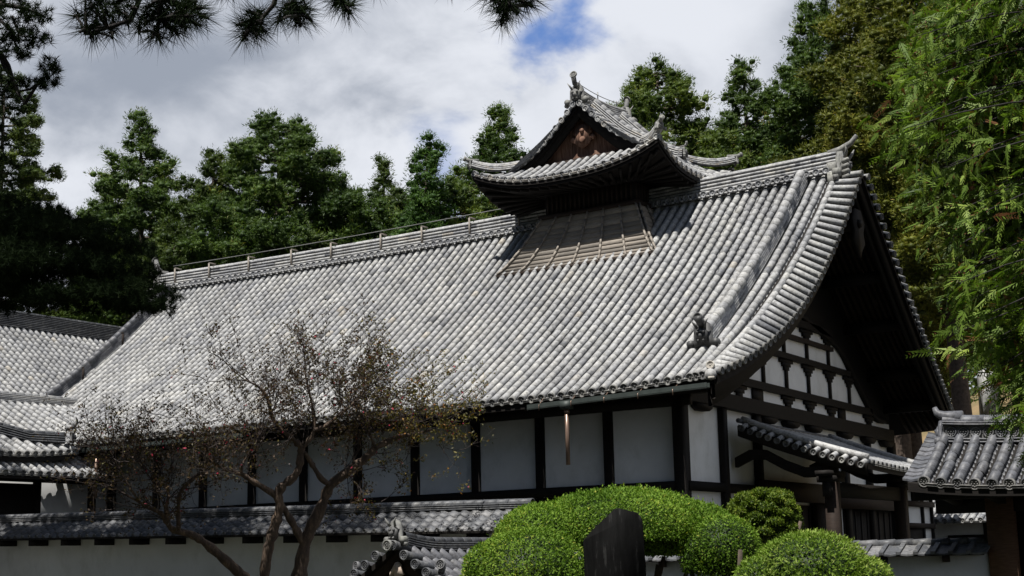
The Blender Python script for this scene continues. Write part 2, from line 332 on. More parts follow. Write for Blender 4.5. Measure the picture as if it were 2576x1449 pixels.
def tiled(Sf, srows, trange, r=0.096, tl=0.3, pl=0.2, boss=False, caps=True, seed=0, vb=(0, 1), lips=True):
    """Sf(s,t): roof surface, t=0 eave .. 1 top. returns tile mesh and eave-end mesh"""
    pr = np.random.default_rng(seed); mb = MB(); en = MB(); paths = []; sides = []; fine = []
    for s in srows:
        t0, t1 = trange(s)
        if t1-t0 < 0.02: paths.append(None); sides.append(None); continue
        tt = np.linspace(t1, t0, 60); Q = np.array([Sf(s, t) for t in tt]); L = np.concatenate([[0], np.cumsum(np.linalg.norm(np.diff(Q, axis=0), axis=1))])
        def res(n, Q=Q, L=L):
            u = np.linspace(0, L[-1], n+1); return np.stack([np.interp(u, L, Q[:, c]) for c in range(3)], 1)
        n = max(1, int(round(L[-1]/tl))); off = 0
        paths.append(res(n)); fine.append((s, t0, t1, L[-1]))
        sides.append(np.asarray(Sf(s+0.05, (t0+t1)/2), float)-np.asarray(Sf(s-0.05, (t0+t1)/2), float))
    tile_rows(mb, [p for p in paths if p is not None], [s for s in sides if s is not None], r, pr, en if caps else None, boss=boss, vb=vb)
    for i in range(len(srows)-1):
        if paths[i] is None or paths[i+1] is None: continue
        ta, tb = trange(srows[i]), trange(srows[i+1])
        t0, t1 = max(ta[0], tb[0]), max(ta[1], tb[1]); t1a, t1b = ta[1], tb[1]
        n = max(1, int(round(fine[min(i, len(fine)-1)][3]/pl)))
        u = np.linspace(1, 0, n+1)
        A = np.array([Sf(srows[i], ta[0]+(t1a-ta[0])*q) for q in u]); B = np.array([Sf(srows[i+1], tb[0]+(t1b-tb[0])*q) for q in u])
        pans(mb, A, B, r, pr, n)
        if caps and lips:
            c = (A[-1]+B[-1])/2; w = nrm(B[-1]-A[-1]); d = nrm(A[-1]-A[-2])*np.array([1, 1, 0.3]); g = np.linalg.norm(B[-1]-A[-1])/2-r*0.9
            for q in range(2): en.box(c+d*0.02-np.array([0, 0, 0.03+0.035*q]), (g+0.03, 0.02+0.01*(1-q), 0.012), [w, nrm(np.cross((0, 0, 1), w)), (0, 0, 1)], 0.9)
    return mb, en
def stack_ridge(path, w, h, layers, val=0.4, capr=None, seed=1, caplen=0.3, flare=False):
    """ridge built of thin flat tiles with a round cap row along path (its underside)"""
    pr = np.random.default_rng(seed); mb = MB(); P = np.asarray(path, float); n = len(P)
    T = nrm(np.gradient(P, axis=0)); X = nrm(np.cross(T, (0, 0, 1))); U = np.cross(X, T); dh = h/layers
    for k in range(layers):
        ww = w/2*(1.0-0.12*k/layers)
        gp = 0.36*dh; z0, z1 = k*dh+gp, (k+1)*dh
        for a, b, e in ((z0, z1, ww), (k*dh, k*dh+gp, ww-0.06)):
            R = np.stack([P-X*e+U*a, P-X*e+U*b, P+X*e+U*b, P+X*e+U*a, P-X*e+U*a], 1)
            v = np.repeat(np.clip(pr.normal(val, 0.2, n-1), 0, 1), 4) if e == ww else 0.0
            mb.grid(R, v)
            for q, fl in ((0, 0), (-1, 1)): mb.add(R[q][:4], [[0, 1, 2, 3]], val=0.3)
    if capr:
        C = P+U*h; L = np.concatenate([[0], np.cumsum(np.linalg.norm(np.diff(C, axis=0), axis=1))]); m = max(1, int(round(L[-1]/caplen)))
        u = np.linspace(0, L[-1], m+1); CC = np.stack([np.interp(u, L, C[:, c]) for c in range(3)], 1)
        mb2 = MB(); ax = nrm(np.cross(nrm(CC[-1]-CC[0]), (0, 0, 1)))
        tile_rows(mb, [CC], [ax], capr*(1.1 if flare else 1.0), pr, None, 9)
        mb.add(C[0]+np.array([[0, 0, 0]]), None) if False else None
    return mb
def oni(mb, o, face, size, horns=True, tail=0.55):
    """demon-face ridge end: shouldered slab, brow, eyes, horns, scroll fins and a curled round tile on top"""
    f = nrm(np.array([face[0], face[1], 0.0])); x = np.array([-f[1], f[0], 0]); z = np.array([0, 0, 1.0]); s = size
    out = [(-.5, 0), (-.46, .25), (-.38, .3), (-.36, .72), (-.24, .92), (0, 1.0), (.24, .92), (.36, .72), (.38, .3), (.46, .25), (.5, 0), (.2, .06), (0, .1), (-.2, .06)]
    mb.prism([(a*s, b*s) for a, b in out], o, x, z, f, 0.13*s, 0.5)
    c = np.asarray(o)+f*0.13*s+z*0.5*s
    mb.prism([(-.22*s, -.25*s), (-.26*s, .1*s), (0, .26*s), (.26*s, .1*s), (.22*s, -.25*s), (0, -.32*s)], c, x, z, f, 0.14*s, 0.35)
    mb.tube([c+f*0.14*s-z*0.12*s, c+f*0.24*s], [0.1*s, 0.05*s], 7, val=0.3)
    for q in (-1, 1):
        mb.tube([c+f*0.15*s+x*q*0.13*s+z*0.08*s, c+f*0.21*s+x*q*0.13*s+z*0.08*s], [0.075*s, 0.04*s], 7, val=0.15)
        mb.tube([c+f*0.1*s+x*q*0.1*s+z*0.0*s-z*0.22*s, c+f*0.22*s+x*q*0.12*s-z*0.24*s], [0.06*s, 0.03*s], 6, val=0.5)
        if horns: mb.tube([c+f*0.1*s+x*q*0.16*s+z*0.22*s, c+f*0.2*s+x*q*0.24*s+z*0.4*s, c+f*0.22*s+x*q*0.36*s+z*0.56*s], [0.06*s, 0.045*s, 0.012*s], 7, val=0.85)
        mb.tube([np.asarray(o)+x*q*0.52*s+z*0.18*s-f*0.02*s, np.asarray(o)+x*q*0.52*s+z*0.18*s+f*0.2*s], [0.16*s, 0.14*s], 10, val=0.7)
        mb.tube([np.asarray(o)+x*q*0.6*s+z*0.02*s, np.asarray(o)+x*q*0.6*s+z*0.02*s+f*0.16*s], [0.1*s, 0.09*s], 8, val=0.6)
    if tail:
        p0 = np.asarray(o)+z*0.95*s-f*0.25*s
        P = [p0, p0+f*0.3*s+z*0.06*s, p0+f*(0.3+0.5*tail)*s+z*0.25*s*tail*2, p0+f*(0.3+0.85*tail)*s+z*0.62*s*tail*2]
        mb.tube(P, [0.11*s, 0.11*s, 0.105*s, 0.11*s], 10, val=0.45)
        e = nrm(np.asarray(P[3])-np.asarray(P[2])); disc_end(mb, np.asarray(P[3])+f*0.02, f+0.3*e, 0.15*s, val=0.8)
# ================================================================ THE SETTING
g = MB(); g.grid([[(-400, -300, 0), (-400, 400, 0)], [(400, -300, 0), (400, 400, 0)]], flip=True)
gr = obj('ground', g, GROUND); gr['kind'] = 'structure'
hx = np.linspace(-220, 160, 60); hy = np.concatenate([np.linspace(19, 60, 28), np.linspace(65, 260, 22)])
G = np.array([[(x, y, -0.1+max(0, (y-21))*0.44*(1-0.35*min(1, max(0, y-60)/150))*min(1, 0.35+max(0, (x+30))/60)+0.5*math.sin(x*.21)*math.cos(y*.3)*min(1, (y-19)/10)) for y in hy] for x in hx])
g = MB(); g.grid(G, flip=True); hl = obj('hillside', g, HILL, smooth=True); hl['kind'] = 'structure'
# ================================================================ MAIN HALL
WD = 13.5643; XL = -25.2; YC = WD/2; BAY = 1.97
HALL = thing('temple_hall', 'large white walled temple hall with grey tiled gable roof and ridge turret', 'temple hall', (-11.8, YC, 0))
def zf(t): return 5.5+8*(0.62*t+0.18*t*t)
def Xv(t): return 1.6+0.62*(1-(1-min(t, 1))**3)
def drop(t): return 0.5*math.sin(math.pi*min(1, max(0, t))**0.9)
X0 = 0.95
def lift(x, t):
    q = max(0, (x+4)/5.7); ql = max(0, (-19-x)/6)
    return (0.2*q*q+0.06*ql*ql)*(1-t)**2
def sag(x): u = (x+11.8)/13.5; return 0.2*(abs(u)**2.5)
def zroof(x, t):
    z = zf(t)+lift(x, t)+sag(x)*t*t*0.6
    if x > X0:
        q = (x-X0)/(Xv(t)-X0); z -= drop(t)*q**1.9
    return z
TOPT = (YC-0.16+1.2)/8.0
def front(s, t):
    x = s
    if s > X0+1e-6: x = X0+(s-X0)*(Xv(t)-X0)/0.8      # s runs to X0+0.8 at the verge
    return (x, -1.2+8*t, zroof(x, t))
def rear(s, t):
    x, y, z = front(s, t); return (x, WD-y, z)
rows = list(np.arange(XL+0.1, 0.5, 0.2865)); rows = [r_-rows[-1]+0.36 for r_ in rows]
RX = 0.65                               # descending ridge line
rrows = rows+[0.645, X0-0.02, X0+0.16, X0+0.37]
tr = lambda s: (0.0, TOPT)
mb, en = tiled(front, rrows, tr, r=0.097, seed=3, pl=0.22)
# pan strip under the descending ridge and beside the verge tiles
FR = obj('roof', mb, TILE, HALL, smooth=False)
obj('eave_tile_ends', en, TILE_END, FR)
mb, en = tiled(rear, rows[::1]+rrows[-3:], tr, seed=4, pl=0.5, tl=0.6)
RR = obj('roof', mb, TILE, HALL); obj('eave_tile_ends', en, TILE_END, RR)
# verge cover tiles laid across the slope
def verge_tiles(surf, sgn, nm, par):
    vt = MB(); ve = MB(); prg = np.random.default_rng(9)
    ts = np.linspace(0.015, TOPT-0.01, 38)
    for t in ts:
        a = np.array(surf(X0+0.46, t)); b = np.array(surf(X0+0.8, t)); b = b+(b-a)*0.12; b[2] -= 0.02
        a[2] += 0.035; b[2] += 0.035
        tang = np.array(surf(X0+0.6, min(1, t+0.01)))-np.array(surf(X0+0.6, t-0.01))
        mid = a+(b-a)*0.62
        tile_rows(vt, [[a, b]], [tang], 0.082, prg, ve, 8)
    obj('verge_tiles', vt, TILE, par); obj('verge_tile_ends', ve, TILE_END, par)
verge_tiles(front, 1, 'verge', FR); verge_tiles(rear, -1, 'verge', RR)
# roof boarding below the tiles
def deck(surf, x0, x1, dz0, th, ns=40):
    svals = list(np.linspace(x0, X0, ns))+list(np.linspace(X0+0.1, x1, 7)) if x1 > X0 else list(np.linspace(x0, x1, ns))
    return np.array([[np.array(surf(s, t))-np.array([0, 0, dz0]) for t in np.linspace(0.004, TOPT+0.012, 16)] for s in svals])
d = MB(); d.slab(deck(front, XL, X0+0.78, 0.05, 0), (0, 0, -0.2)); obj('roof_deck', d, WOOD, HALL)
d = MB(); d.slab(deck(rear, XL, X0+0.78, 0.05, 0), (0, 0, -0.2)); obj('roof_deck', d, WOOD, HALL)
# bargeboards
for surf in (front, rear):
    d = MB()
    for k, (so_, zo, th, hh) in enumerate(((0.72, 0.07, 0.1, 0.5), (0.62, 0.30, 0.1, 0.42))):
        P = np.array([np.array(surf(X0+so_, t))-np.array([0, 0, zo]) for t in np.linspace(0.0, TOPT+0.015, 26)])
        R = np.stack([P, P-np.array([0, 0, hh]), P-np.array([th, 0, hh]), P-np.array([th, 0, 0]), P], 1); d.grid(R)
    obj('bargeboard', d, WOOD, HALL)
# main ridge
def ridge_path(x0, x1, n=40): return [(x, YC, zf(TOPT)+sag(x)*0.75-0.12) for x in np.linspace(x0, x1, n)]
for a, b in ((-25.2, -7.3), (-4.3, 1.62)):
    rp = ridge_path(a, b)
    rb = stack_ridge(rp, 0.52, 0.72, 7, 0.42, 0.1, 5)
    for x in np.arange(a+0.2, b-0.05, 0.2865):
        z = zf(TOPT)+sag(x)*0.75+0.06
        for sy in (-1, 1):
            en_c = np.array([x, YC+sy*0.42, z+0.02])
            disc_end(rb, en_c, (0, sy, 0), 0.10, val=0.16)
            rb.tube([en_c-np.array([0, sy*0.02, 0]), (x, YC+sy*0.1, z+0.05)], 0.092, 8, val=0.4)
            rb.box((x+0.143, YC+sy*0.38, z-0.05), (0.05, 0.05, 0.025), val=0.7)
    P = np.array(rp)
    for sy in (-1, 1): rb.tube(P+np.array([0, sy*0.3, 0.27]), 0.04, 6, val=0.8)
    obj('ridge', rb, TILE, HALL)
for x in (-24.24, -22.46, -20.48, -18.43, -16.6, -14.41, -12.68, -10.75, -8.85):
    d = MB(); z = zf(TOPT)+sag(x)*0.75
    d.box((x, YC-0.30, z+0.42), (0.025, 0.02, 0.36)); d.box((x, YC-0.15, z+0.76), (0.02, 0.17, 0.02)); obj('ridge_strap', d, WOOD_G, HALL)
d = MB(); d.tube([(x, YC-0.32, zf(TOPT)+sag(x)*0.75+0.84) for x in np.linspace(-24.3, -8.8, 20)], 0.012, 5); obj('lightning_wire', d, WIRE, HALL)
# ridge end ornament
d = MB(); zr = zf(TOPT)+sag(1.6)*0.75
oni(d, (1.6, YC, zr-0.2), (1, 0), 0.86, True, 0)
P = [(1.3, YC, zr+0.62), (1.62, YC, zr+0.68), (1.95, YC, zr+0.83), (2.12, YC, zr+1.02)]; d.tube(P, [0.11, 0.10, 0.075, 0.05], 10, val=0.6)
d.box((1.5, YC-0.36, zr+0.12), (0.12, 0.05, 0.16), val=0.9); d.box((1.52, YC-0.47, zr-0.22), (0.1, 0.05, 0.2), val=0.9)
for q in np.linspace(-0.2, 0.25, 4): d.tube([(1.8, YC-0.3, zr+q), (1.98, YC-0.34, zr+q+0.06)], [0.09, 0.05], 7, val=random.random())
obj('ridge_ornament', d, ORN, HALL)
d = MB(); oni(d, (-25.2, YC, zf(TOPT)-0.1), (-1, 0), 0.95, True, 0.5); obj('ridge_ornament', d, ORN, HALL)
# descending ridges
def desc_ridge(xc, t0, t1, surf, sy, m=None):
    P = [np.array(surf(xc, t))+np.array([0, 0, 0.03]) for t in np.linspace(t1, t0, 26)]
    o = obj('descending_ridge', stack_ridge(P, 0.27, 0.3, 5, 0.3, 0.125, 8), m or TILE, HALL)
    return o
desc_ridge(RX, 0.17, TOPT-0.015, front, -1); desc_ridge(RX, 0.17, TOPT-0.015, rear, 1)
for sv, sy in ((front, -1), (rear, 1)):
    d = MB(); c = np.array(sv(RX, 0.165)); oni(d, c+np.array([0, 0, 0.02]), (0, sy), 0.62, True, 0.0)
    P = [c+np.array([0, -sy*0.2, 0.55]), c+np.array([0, sy*0.12, 0.6]), c+np.array([0, sy*0.3, 0.72])]; d.tube(P, [0.1, 0.1, 0.1], 10, val=0.2); disc_end(d, P[-1], (0, sy, 0.2), 0.11, val=0.2)
    obj('descending_ridge_ornament', d, STONE, HALL)
desc_ridge(-24.35, 0.02, TOPT-0.02, front, -1, TILE_NEW)
for t in (0.22, 0.45, 0.66, 0.86):
    d = MB(); c = np.array(front(-24.35, t)); d.box(c+np.array([0.17, 0, 0.2]), (0.02, 0.03, 0.22)); d.box(c+np.array([0, 0, 0.46]), (0.18, 0.03, 0.02)); obj('ridge_strap', d, WOOD_B, HALL)
d = MB(); c = np.array(front(X0+0.62, 0.0)); d.tube([c+np.array([-0.02, 0.05, -0.02]), c+np.array([0.02, -0.06, -0.02])], 0.13, 12, val=0.6); disc_end(d, c+np.array([-0.02, 0.02, 0.2]), (0.2, -1, 0.3), 0.1, val=0.9); d.box(c+np.array([0.0, -0.02, -0.1]), (0.1, 0.06, 0.03), val=0.9)
obj('corner_tile', d, TILE, HALL)
# walls
ZB, ZT = 3.43, 5.17
d = MB(); d.span((-23.7, 0.05, 0), (-0.05, 0.2, 5.75)); obj('wall', d, PLASTER, HALL)
d = MB()
ys = np.linspace(0.05, WD-0.05, 40)
def zdeck(y): y = min(y, WD-y); return zf((y+1.2)/8)-0.3
zgw = lambda y: min(8.3-0.25*max(0, y-6.6), max(5.6, zdeck(y)-1.35))
A = np.array([[(-0.03, y, 0), (-0.03, y, zgw(y))] for y in ys]); d.slab(A, (-0.12, 0, 0)); obj('wall', d, PLASTER, HALL)
d = MB(); A = np.array([[(-0.01, y, min(zgw(y), zdeck(y)-0.05)), (-0.01, y, zdeck(y))] for y in ys]); d.slab(A, (-0.1, 0, 0)); obj('gable_boarding', d, WOOD, HALL)
d = MB(); P = np.array([(0.0, y, zgw(y)-0.02) for y in np.linspace(1.5, WD-0.6, 24)]); d.grid(np.stack([P, P+(.1, 0, 0), P+(.1, 0, .17), P+(0, 0, .17), P], 1)); obj('gable_rafter', d, WOOD, HALL)
d = MB(); d.span((-23.7, WD-0.2, 0), (-0.05, WD-0.05, 5.7)); d.span((-23.8, 0.1, 0), (-23.65, WD-0.1, 5.7)); A = np.array([[(-23.7, y, 5.7), (-23.7, y, max(5.71, zdeck(y)))] for y in ys]); d.slab(A, (0.1, 0, 0)); obj('wall', d, PLASTER, HALL)
for k in range(13):
    x = -k*BAY; w = 0.165 if k == 0 else 0.115
    d = MB(); d.span((x-w, -w*0.95+0.05, 0), (x+w*(0.6 if k == 0 else 1), 0.22, 5.65), val=random.random()); obj('post', d, WOOD, HALL)
def bx(name, a, b, m=WOOD, par=HALL):
    d = MB(); d.span(a, b, random.random()); return obj(name, d, m, par)
bx('beam', (-23.9, -0.13, ZB-0.22), (-0.17, 0.04, ZB)); bx('beam', (-23.9, -0.1, 5.17), (0.3, 0.06, 5.42)); bx('beam', (-23.9, -0.16, 5.42), (1.2, 0.1, 5.64))
bx('lower_boarding', (-23.7, -0.06, 0.2), (-2.12, 0.03, ZB-0.24))
bx('beam', (0.0, 0.1, ZB-0.22), (0.13, 4.2, ZB-0.0))
# rafters of the front eave
for x in np.arange(-23.8, 1.3, 0.49):
    d = MB(); p0 = np.array(front(x, 0.03))-np.array([0, 0, 0.34]); p1 = np.array(front(x, 0.19))-np.array([0, 0, 0.34]); d.beam(p0, p1, 0.11, 0.14, val=random.random()); obj('rafter', d, WOOD, HALL)
# gable timbers
TL = lambda z, y: z-0.02*(y-6.5)
def gbeam(z0, z1, y0, y1, th=0.10, m=WOOD):
    d = MB(); a = [(0.0, y0, TL(z0, y0)), (0.0, y0, TL(z1, y0)), (0.0, y1, TL(z1, y1)), (0.0, y1, TL(z0, y1))]
    A = np.array([[a[0], a[1]], [a[3], a[2]]]); d.slab(A+np.array([th, 0, 0]), (-th-0.02, 0, 0)); obj('gable_beam', d, m, HALL)
gbeam(5.17, 5.53, 0.2, 13.3, 0.2); gbeam(5.86, 6.06, 2.5, 11.9); gbeam(6.86, 7.02, 4.4, 9.6+0.8); gbeam(7.45, 7.57, 5.4, 9.2, 0.1, WOOD_B); gbeam(7.86, 8.06, 5.6, 9.2); gbeam(9.0, 9.2, 6.0, 7.9)
def strut(y, z0, z1, w=0.07, steps=True):
    d = MB(); d.span((-0.02, y-w, TL(z0, y)-0.02), (0.03, y+w, TL(z1, y)))
    if steps:
        for k, ww in enumerate((0.15, 0.25, 0.40)):
            h = 0.10; zt = TL(z1, y)-h*(2-k); d.span((-0.02, y-ww, zt-h), (0.035+0.003*k, y+ww, zt))
    obj('gable_strut', d, WOOD, HALL)
for y in (3.15, 6.07, 7.51, 8.99, 11.78): strut(y, 5.53, 5.86)
for y, w in ((4.21, 0.3), (9.74, 0.24)): strut(y, 5.53, 5.86, w, False)
for y in (4.63, 6.06, 7.51, 8.99, 10.4): strut(y, 6.06, 6.86)
for y in (6.0, 7.51, 9.0): strut(y, 7.02, 7.86)
for y in (0.95, 4.6, 6.0, 7.5, 9.7, 11.45, 12.9):                # boat-shaped brackets under the tie beam
    d = MB(); z = TL(5.17, y); d.prism([(-.42, 0), (-.36, -.1), (-.2, -.17), (.2, -.17), (.36, -.1), (.42, 0)], (-0.02, y, z-0.003), (0, 1, 0), (0, 0, 1), (1, 0, 0), 0.2); obj('bracket', d, WOOD, HALL)
for y, w in ((2.04, 0.11), (3.95, 0.13), (9.61, 0.13), (11.41, 0.1), (13.35, 0.18)): bx('post', (-0.01, y-w, 0), (0.14, y+w, TL(5.17, y)))
for y in (1.2, 2.9, 4.6, 6.0, 6.78, 7.6, 9.0, 10.4, 12.0, 13.2):  # purlins under the verge
    t = (min(y, WD-y)+1.2)/8; d = MB(); d.span((-0.25, y-0.12, zf(t)-0.62), (Xv(t)-0.42, y+0.12, zf(t)-0.33)); obj('purlin', d, WOOD, HALL)
for k in range(9):                       # rafters under the rear slope's overhang
    x = 0.2+k*0.19
    d = MB(); P = [np.array(rear(min(x, X0), t))+np.array([max(0, x-X0), 0, -0.3-drop(t)*max(0, x-X0)*0.5]) for t in np.linspace(0.02, TOPT, 10)]
    for a_, b_ in zip(P[:-1], P[1:]): d.beam(a_, b_, 0.07, 0.1)
    obj('rafter', d, WOOD_B, HALL)
d = MB(); z = zf(TOPT)-0.9; d.prism([(-.2, 0), (-.42, -.35), (-.3, -.62), (-.38, -.9), (-.16, -1.1), (0, -1.35), (.16, -1.1), (.38, -.9), (.3, -.62), (.42, -.35), (.2, 0)], (1.92, YC, z), (0, 1, 0), (0, 0, 1), (1, 0, 0), 0.1); d.tube([(2.0, YC, z-0.4), (2.1, YC, z-0.4)], [0.14, 0.1], 8)
obj('gable_pendant', d, WOOD, HALL)
# gutters and downpipes
def gutter(x0, x1, z0, z1):
    d = MB(); d.slab(np.array([[(x, -1.28, z0+(z1-z0)*(x-x0)/(x1-x0)), (x, -1.42, z0+(z1-z0)*(x-x0)/(x1-x0))] for x in np.linspace(x0, x1, 8)]), (0, 0, -0.02))
    for yy in (-1.28, -1.42): d.slab(np.array([[(x, yy, z0+(z1-z0)*(x-x0)/(x1-x0)-0.01), (x, yy, 0.1+z0+(z1-z0)*(x-x0)/(x1-x0))] for x in np.linspace(x0, x1, 8)]), (0, 0.012, 0))
    return obj('gutter', d, COPPER, HALL)
g1 = gutter(-3.35, 1.45, 5.24, 5.37); g2 = gutter(-20.0, -12.9, 5.18, 5.2)
for x in np.arange(-3.0, 1.4, 0.9):
    d = MB(); d.tube([(x, -1.2, 5.5), (x, -1.43, 5.36+0.02*x), (x, -1.43, 5.24+0.02*x)], 0.012, 5); obj('gutter_bracket', d, BRONZE, g1)
for x, zt, zb in ((-2.27, 5.27, 3.86), (-18.85, 5.2, 3.8)):
    d = MB(); d.box((x, -1.35, zt-0.02), (0.13, 0.1, 0.09)); dp = obj('downpipe', d, COPPER, HALL)
    d = MB(); d.tube([(x, -1.35, zt-0.1), (x, -1.35, zb)], 0.052, 8); d.tube([(x, -1.35, zt-0.14), (x, -1.35, zt-0.2)], 0.07, 8); obj('pipe', d, BRONZE, dp)
# ---------------------------------------------------------------- porch on the gable side
PO = bx('porch_beam', (2.44, 2.3, 3.02), (2.62, 7.3, 3.36), WOOD)
def porch(s, t): return (3.55-3.25*t, s, 3.69+1.17*t*(0.82+0.18*t)-0.02*(s-5)+0.05*abs((s-5.3)/3)**2*(1-t))
prow = np.arange(2.75, 8.1, 0.27)
mb, en = tiled(porch, prow, lambda s: (0, 1), 0.062, 0.28, 0.18, seed=21)
PR = obj('porch_roof', mb, TILE, HALL); obj('eave_tile_ends', en, TILE_END, PR)
d = MB(); d.slab(np.array([[np.array(porch(s, t))-np.array([0, 0, 0.05]) for t in np.linspace(0, 1, 8)] for s in np.linspace(2.4, 8.2, 8)]), (0, 0, -0.13)); obj('porch_deck', d, WOOD, HALL)
prg = np.random.default_rng(4)
for s0, s1 in ((2.62, 2.3), (7.98, 8.3)):
    vt = MB(); ve = MB()
    for t in np.linspace(0.04, 0.96, 14):
        a = np.array(porch(s0, t)); b = np.array(porch(s0, t)); b[1] = s1; b[2] -= 0.1
        tile_rows(vt, [[a, b]], [np.array(porch(s0, t+0.02))-np.array(porch(s0, t))], 0.07, prg, ve)
    obj('verge_tiles', vt, TILE, PR); obj('verge_tile_ends', ve, TILE_END, PR)
for s0 in (2.62, 7.98):
    d = MB(); d.tube([np.array(porch(s0, t))+np.array([0, 0, 0.1]) for t in np.linspace(0.02, 1, 12)], 0.08, 9, val=0.7); obj('descending_ridge', d, TILE, PR)
d = MB(); d.tube([(0.3, s, porch(s, 1)[2]+0.05) for s in np.linspace(2.4, 8.2, 8)], 0.06, 8); obj('porch_ridge', d, TILE_DARK, PR)
for s in (2.35, 8.25):
    d = MB(); P = np.array([np.array(porch(s, t))-np.array([0, 0, 0.08]) for t in np.linspace(0, 1, 8)]); d.grid(np.stack([P, P-np.array([0, 0, 0.26]), P-np.array([0, -0.06, 0.26]), P-np.array([0, -0.06, 0]), P], 1)); obj('porch_bargeboard', d, WOOD, HALL)
for y in (2.62, 7.1):
    d = MB(); d.span((2.41, y-0.14, 0), (2.69, y+0.14, 3.75), 0.8); obj('porch_post', d, WOOD_B, HALL)
    d = MB()                              # curved tie beam from the wall to the post
    P = np.array([(0.1, y, 3.95), (0.5, y, 4.12), (0.9, y, 4.1), (1.4, y, 3.82), (1.9, y, 3.62), (2.45, y, 3.62)]); d.grid(np.stack([P+(0, -.09, .12), P+(0, -.09, -.12), P+(0, .09, -.12), P+(0, .09, .12), P+(0, -.09, .12)], 1)); obj('curved_tie_beam', d, WOOD, HALL)
    d = MB(); d.span((2.3, y-0.3, 3.36), (2.75, y+0.3, 3.5)); d.span((2.35, y-0.5, 3.5), (2.7, y+0.5, 3.62)); obj('post_bracket', d, WOOD, HALL)
bx('door_lintel', (0.14, 3.75, 3.06), (0.32, 8.5, 3.56), WOOD_B); bx('door_lintel', (0.14, 8.6, 2.95), (0.26, 13.2, 3.35), WOOD_B)
for a, b in ((4.4, 7.15), (9.42, 13.1)):
    dr = bx('door', (-0.02, a, 0), (0.02, b, 3.0), WOOD)
    for q in np.arange(a+0.3, b-0.1, 0.45): bx('door_batten', (0.02, q, 0.2), (0.05, q+0.06, 2.9), WOOD, dr)
bx('post', (-0.01, 7.15, 0), (0.2, 8.5, 3.06), WOOD_B); bx('wall', (-0.02, 4.0, 0), (0.015, 4.4, 3.06), WOOD)
bx('ledge_board', (-11.6, -0.62, 3.0), (-8.0, -0.2, 3.08), WOOD_B)
# lower wing wall behind the gate (continues the gable side)
WG = thing('side_wing', 'low white timber framed wing between the hall gable and the right gate', 'side wing', (0, 15.1, 0))
d = MB(); d.span((-4, 13.75, 0), (0.0, 16.6, 3.72)); obj('wall', d, PLASTER, WG)
for a, b in (((0, 13.2, 3.62), (0.1, 16.75, 3.78)), ((0, 13.25, 3.13), (0.12, 16.75, 3.3)), ((0, 13.25, 2.46), (0.1, 16.75, 2.62))): bx('beam', a, b, WOOD_B, WG)
for y, z0, z1 in ((13.4, 0, 3.62), (14.22, 0, 3.13), (14.98, 3.3, 3.62), (15.76, 0, 3.62), (16.62, 0, 3.62)): bx('post', (-0.02, y-0.055, z0), (0.085, y+0.055, z1), WOOD, WG)
bx('window', (-0.01, 14.28, 1.2), (0.03, 15.70, 2.46), WOOD, WG)
wf = lambda s, t: (0.75-3*t, s, 3.75+1.3*t)
mb, en = tiled(wf, np.arange(13.4, 17, 0.29), lambda s: (0, 1), 0.07, 0.3, 0.3, seed=31); o = obj('roof', mb, TILE_DARK, WG); obj('eave_tile_ends', en, TILE_END, o)
# ---------------------------------------------------------------- smoke turret
TX, TY = -5.8, 6.6; EA, EB = 3.2, 2.33; GY = 1.42
d = MB(); d.span((TX-1.55, TY-0.87, 10.6), (TX+1.55, TY+0.87, 13.3)); TU = obj('smoke_turret', d, WOOD, HALL)
for sy in (-1, 1):
    d = MB()
    for x in np.arange(TX-1.45, TX+1.5, 0.16): d.span((x-0.025, TY+sy*0.87-0.03, 11.85), (x+0.025, TY+sy*0.87+0.03, 12.5))
    obj('lattice', d, WOOD_B, TU)
for sx in (-1, 1):
    d = MB()
    for y in np.arange(TY-0.8, TY+0.85, 0.16): d.span((TX+sx*1.55-0.03, y-0.025, 11.85), (TX+sx*1.55+0.03, y+0.025, 12.5))
    obj('lattice', d, WOOD_B, TU)
d = MB(); d.span((TX-1.72, TY-1.02, 11.74), (TX+1.72, TY+1.02, 11.86)); obj('sill_rail', d, WOOD_B, TU)
d = MB(); d.span((TX-1.75, TY-1.08, 12.45), (TX+1.75, TY+1.08, 12.6)); obj('head_rail', d, WOOD, TU)
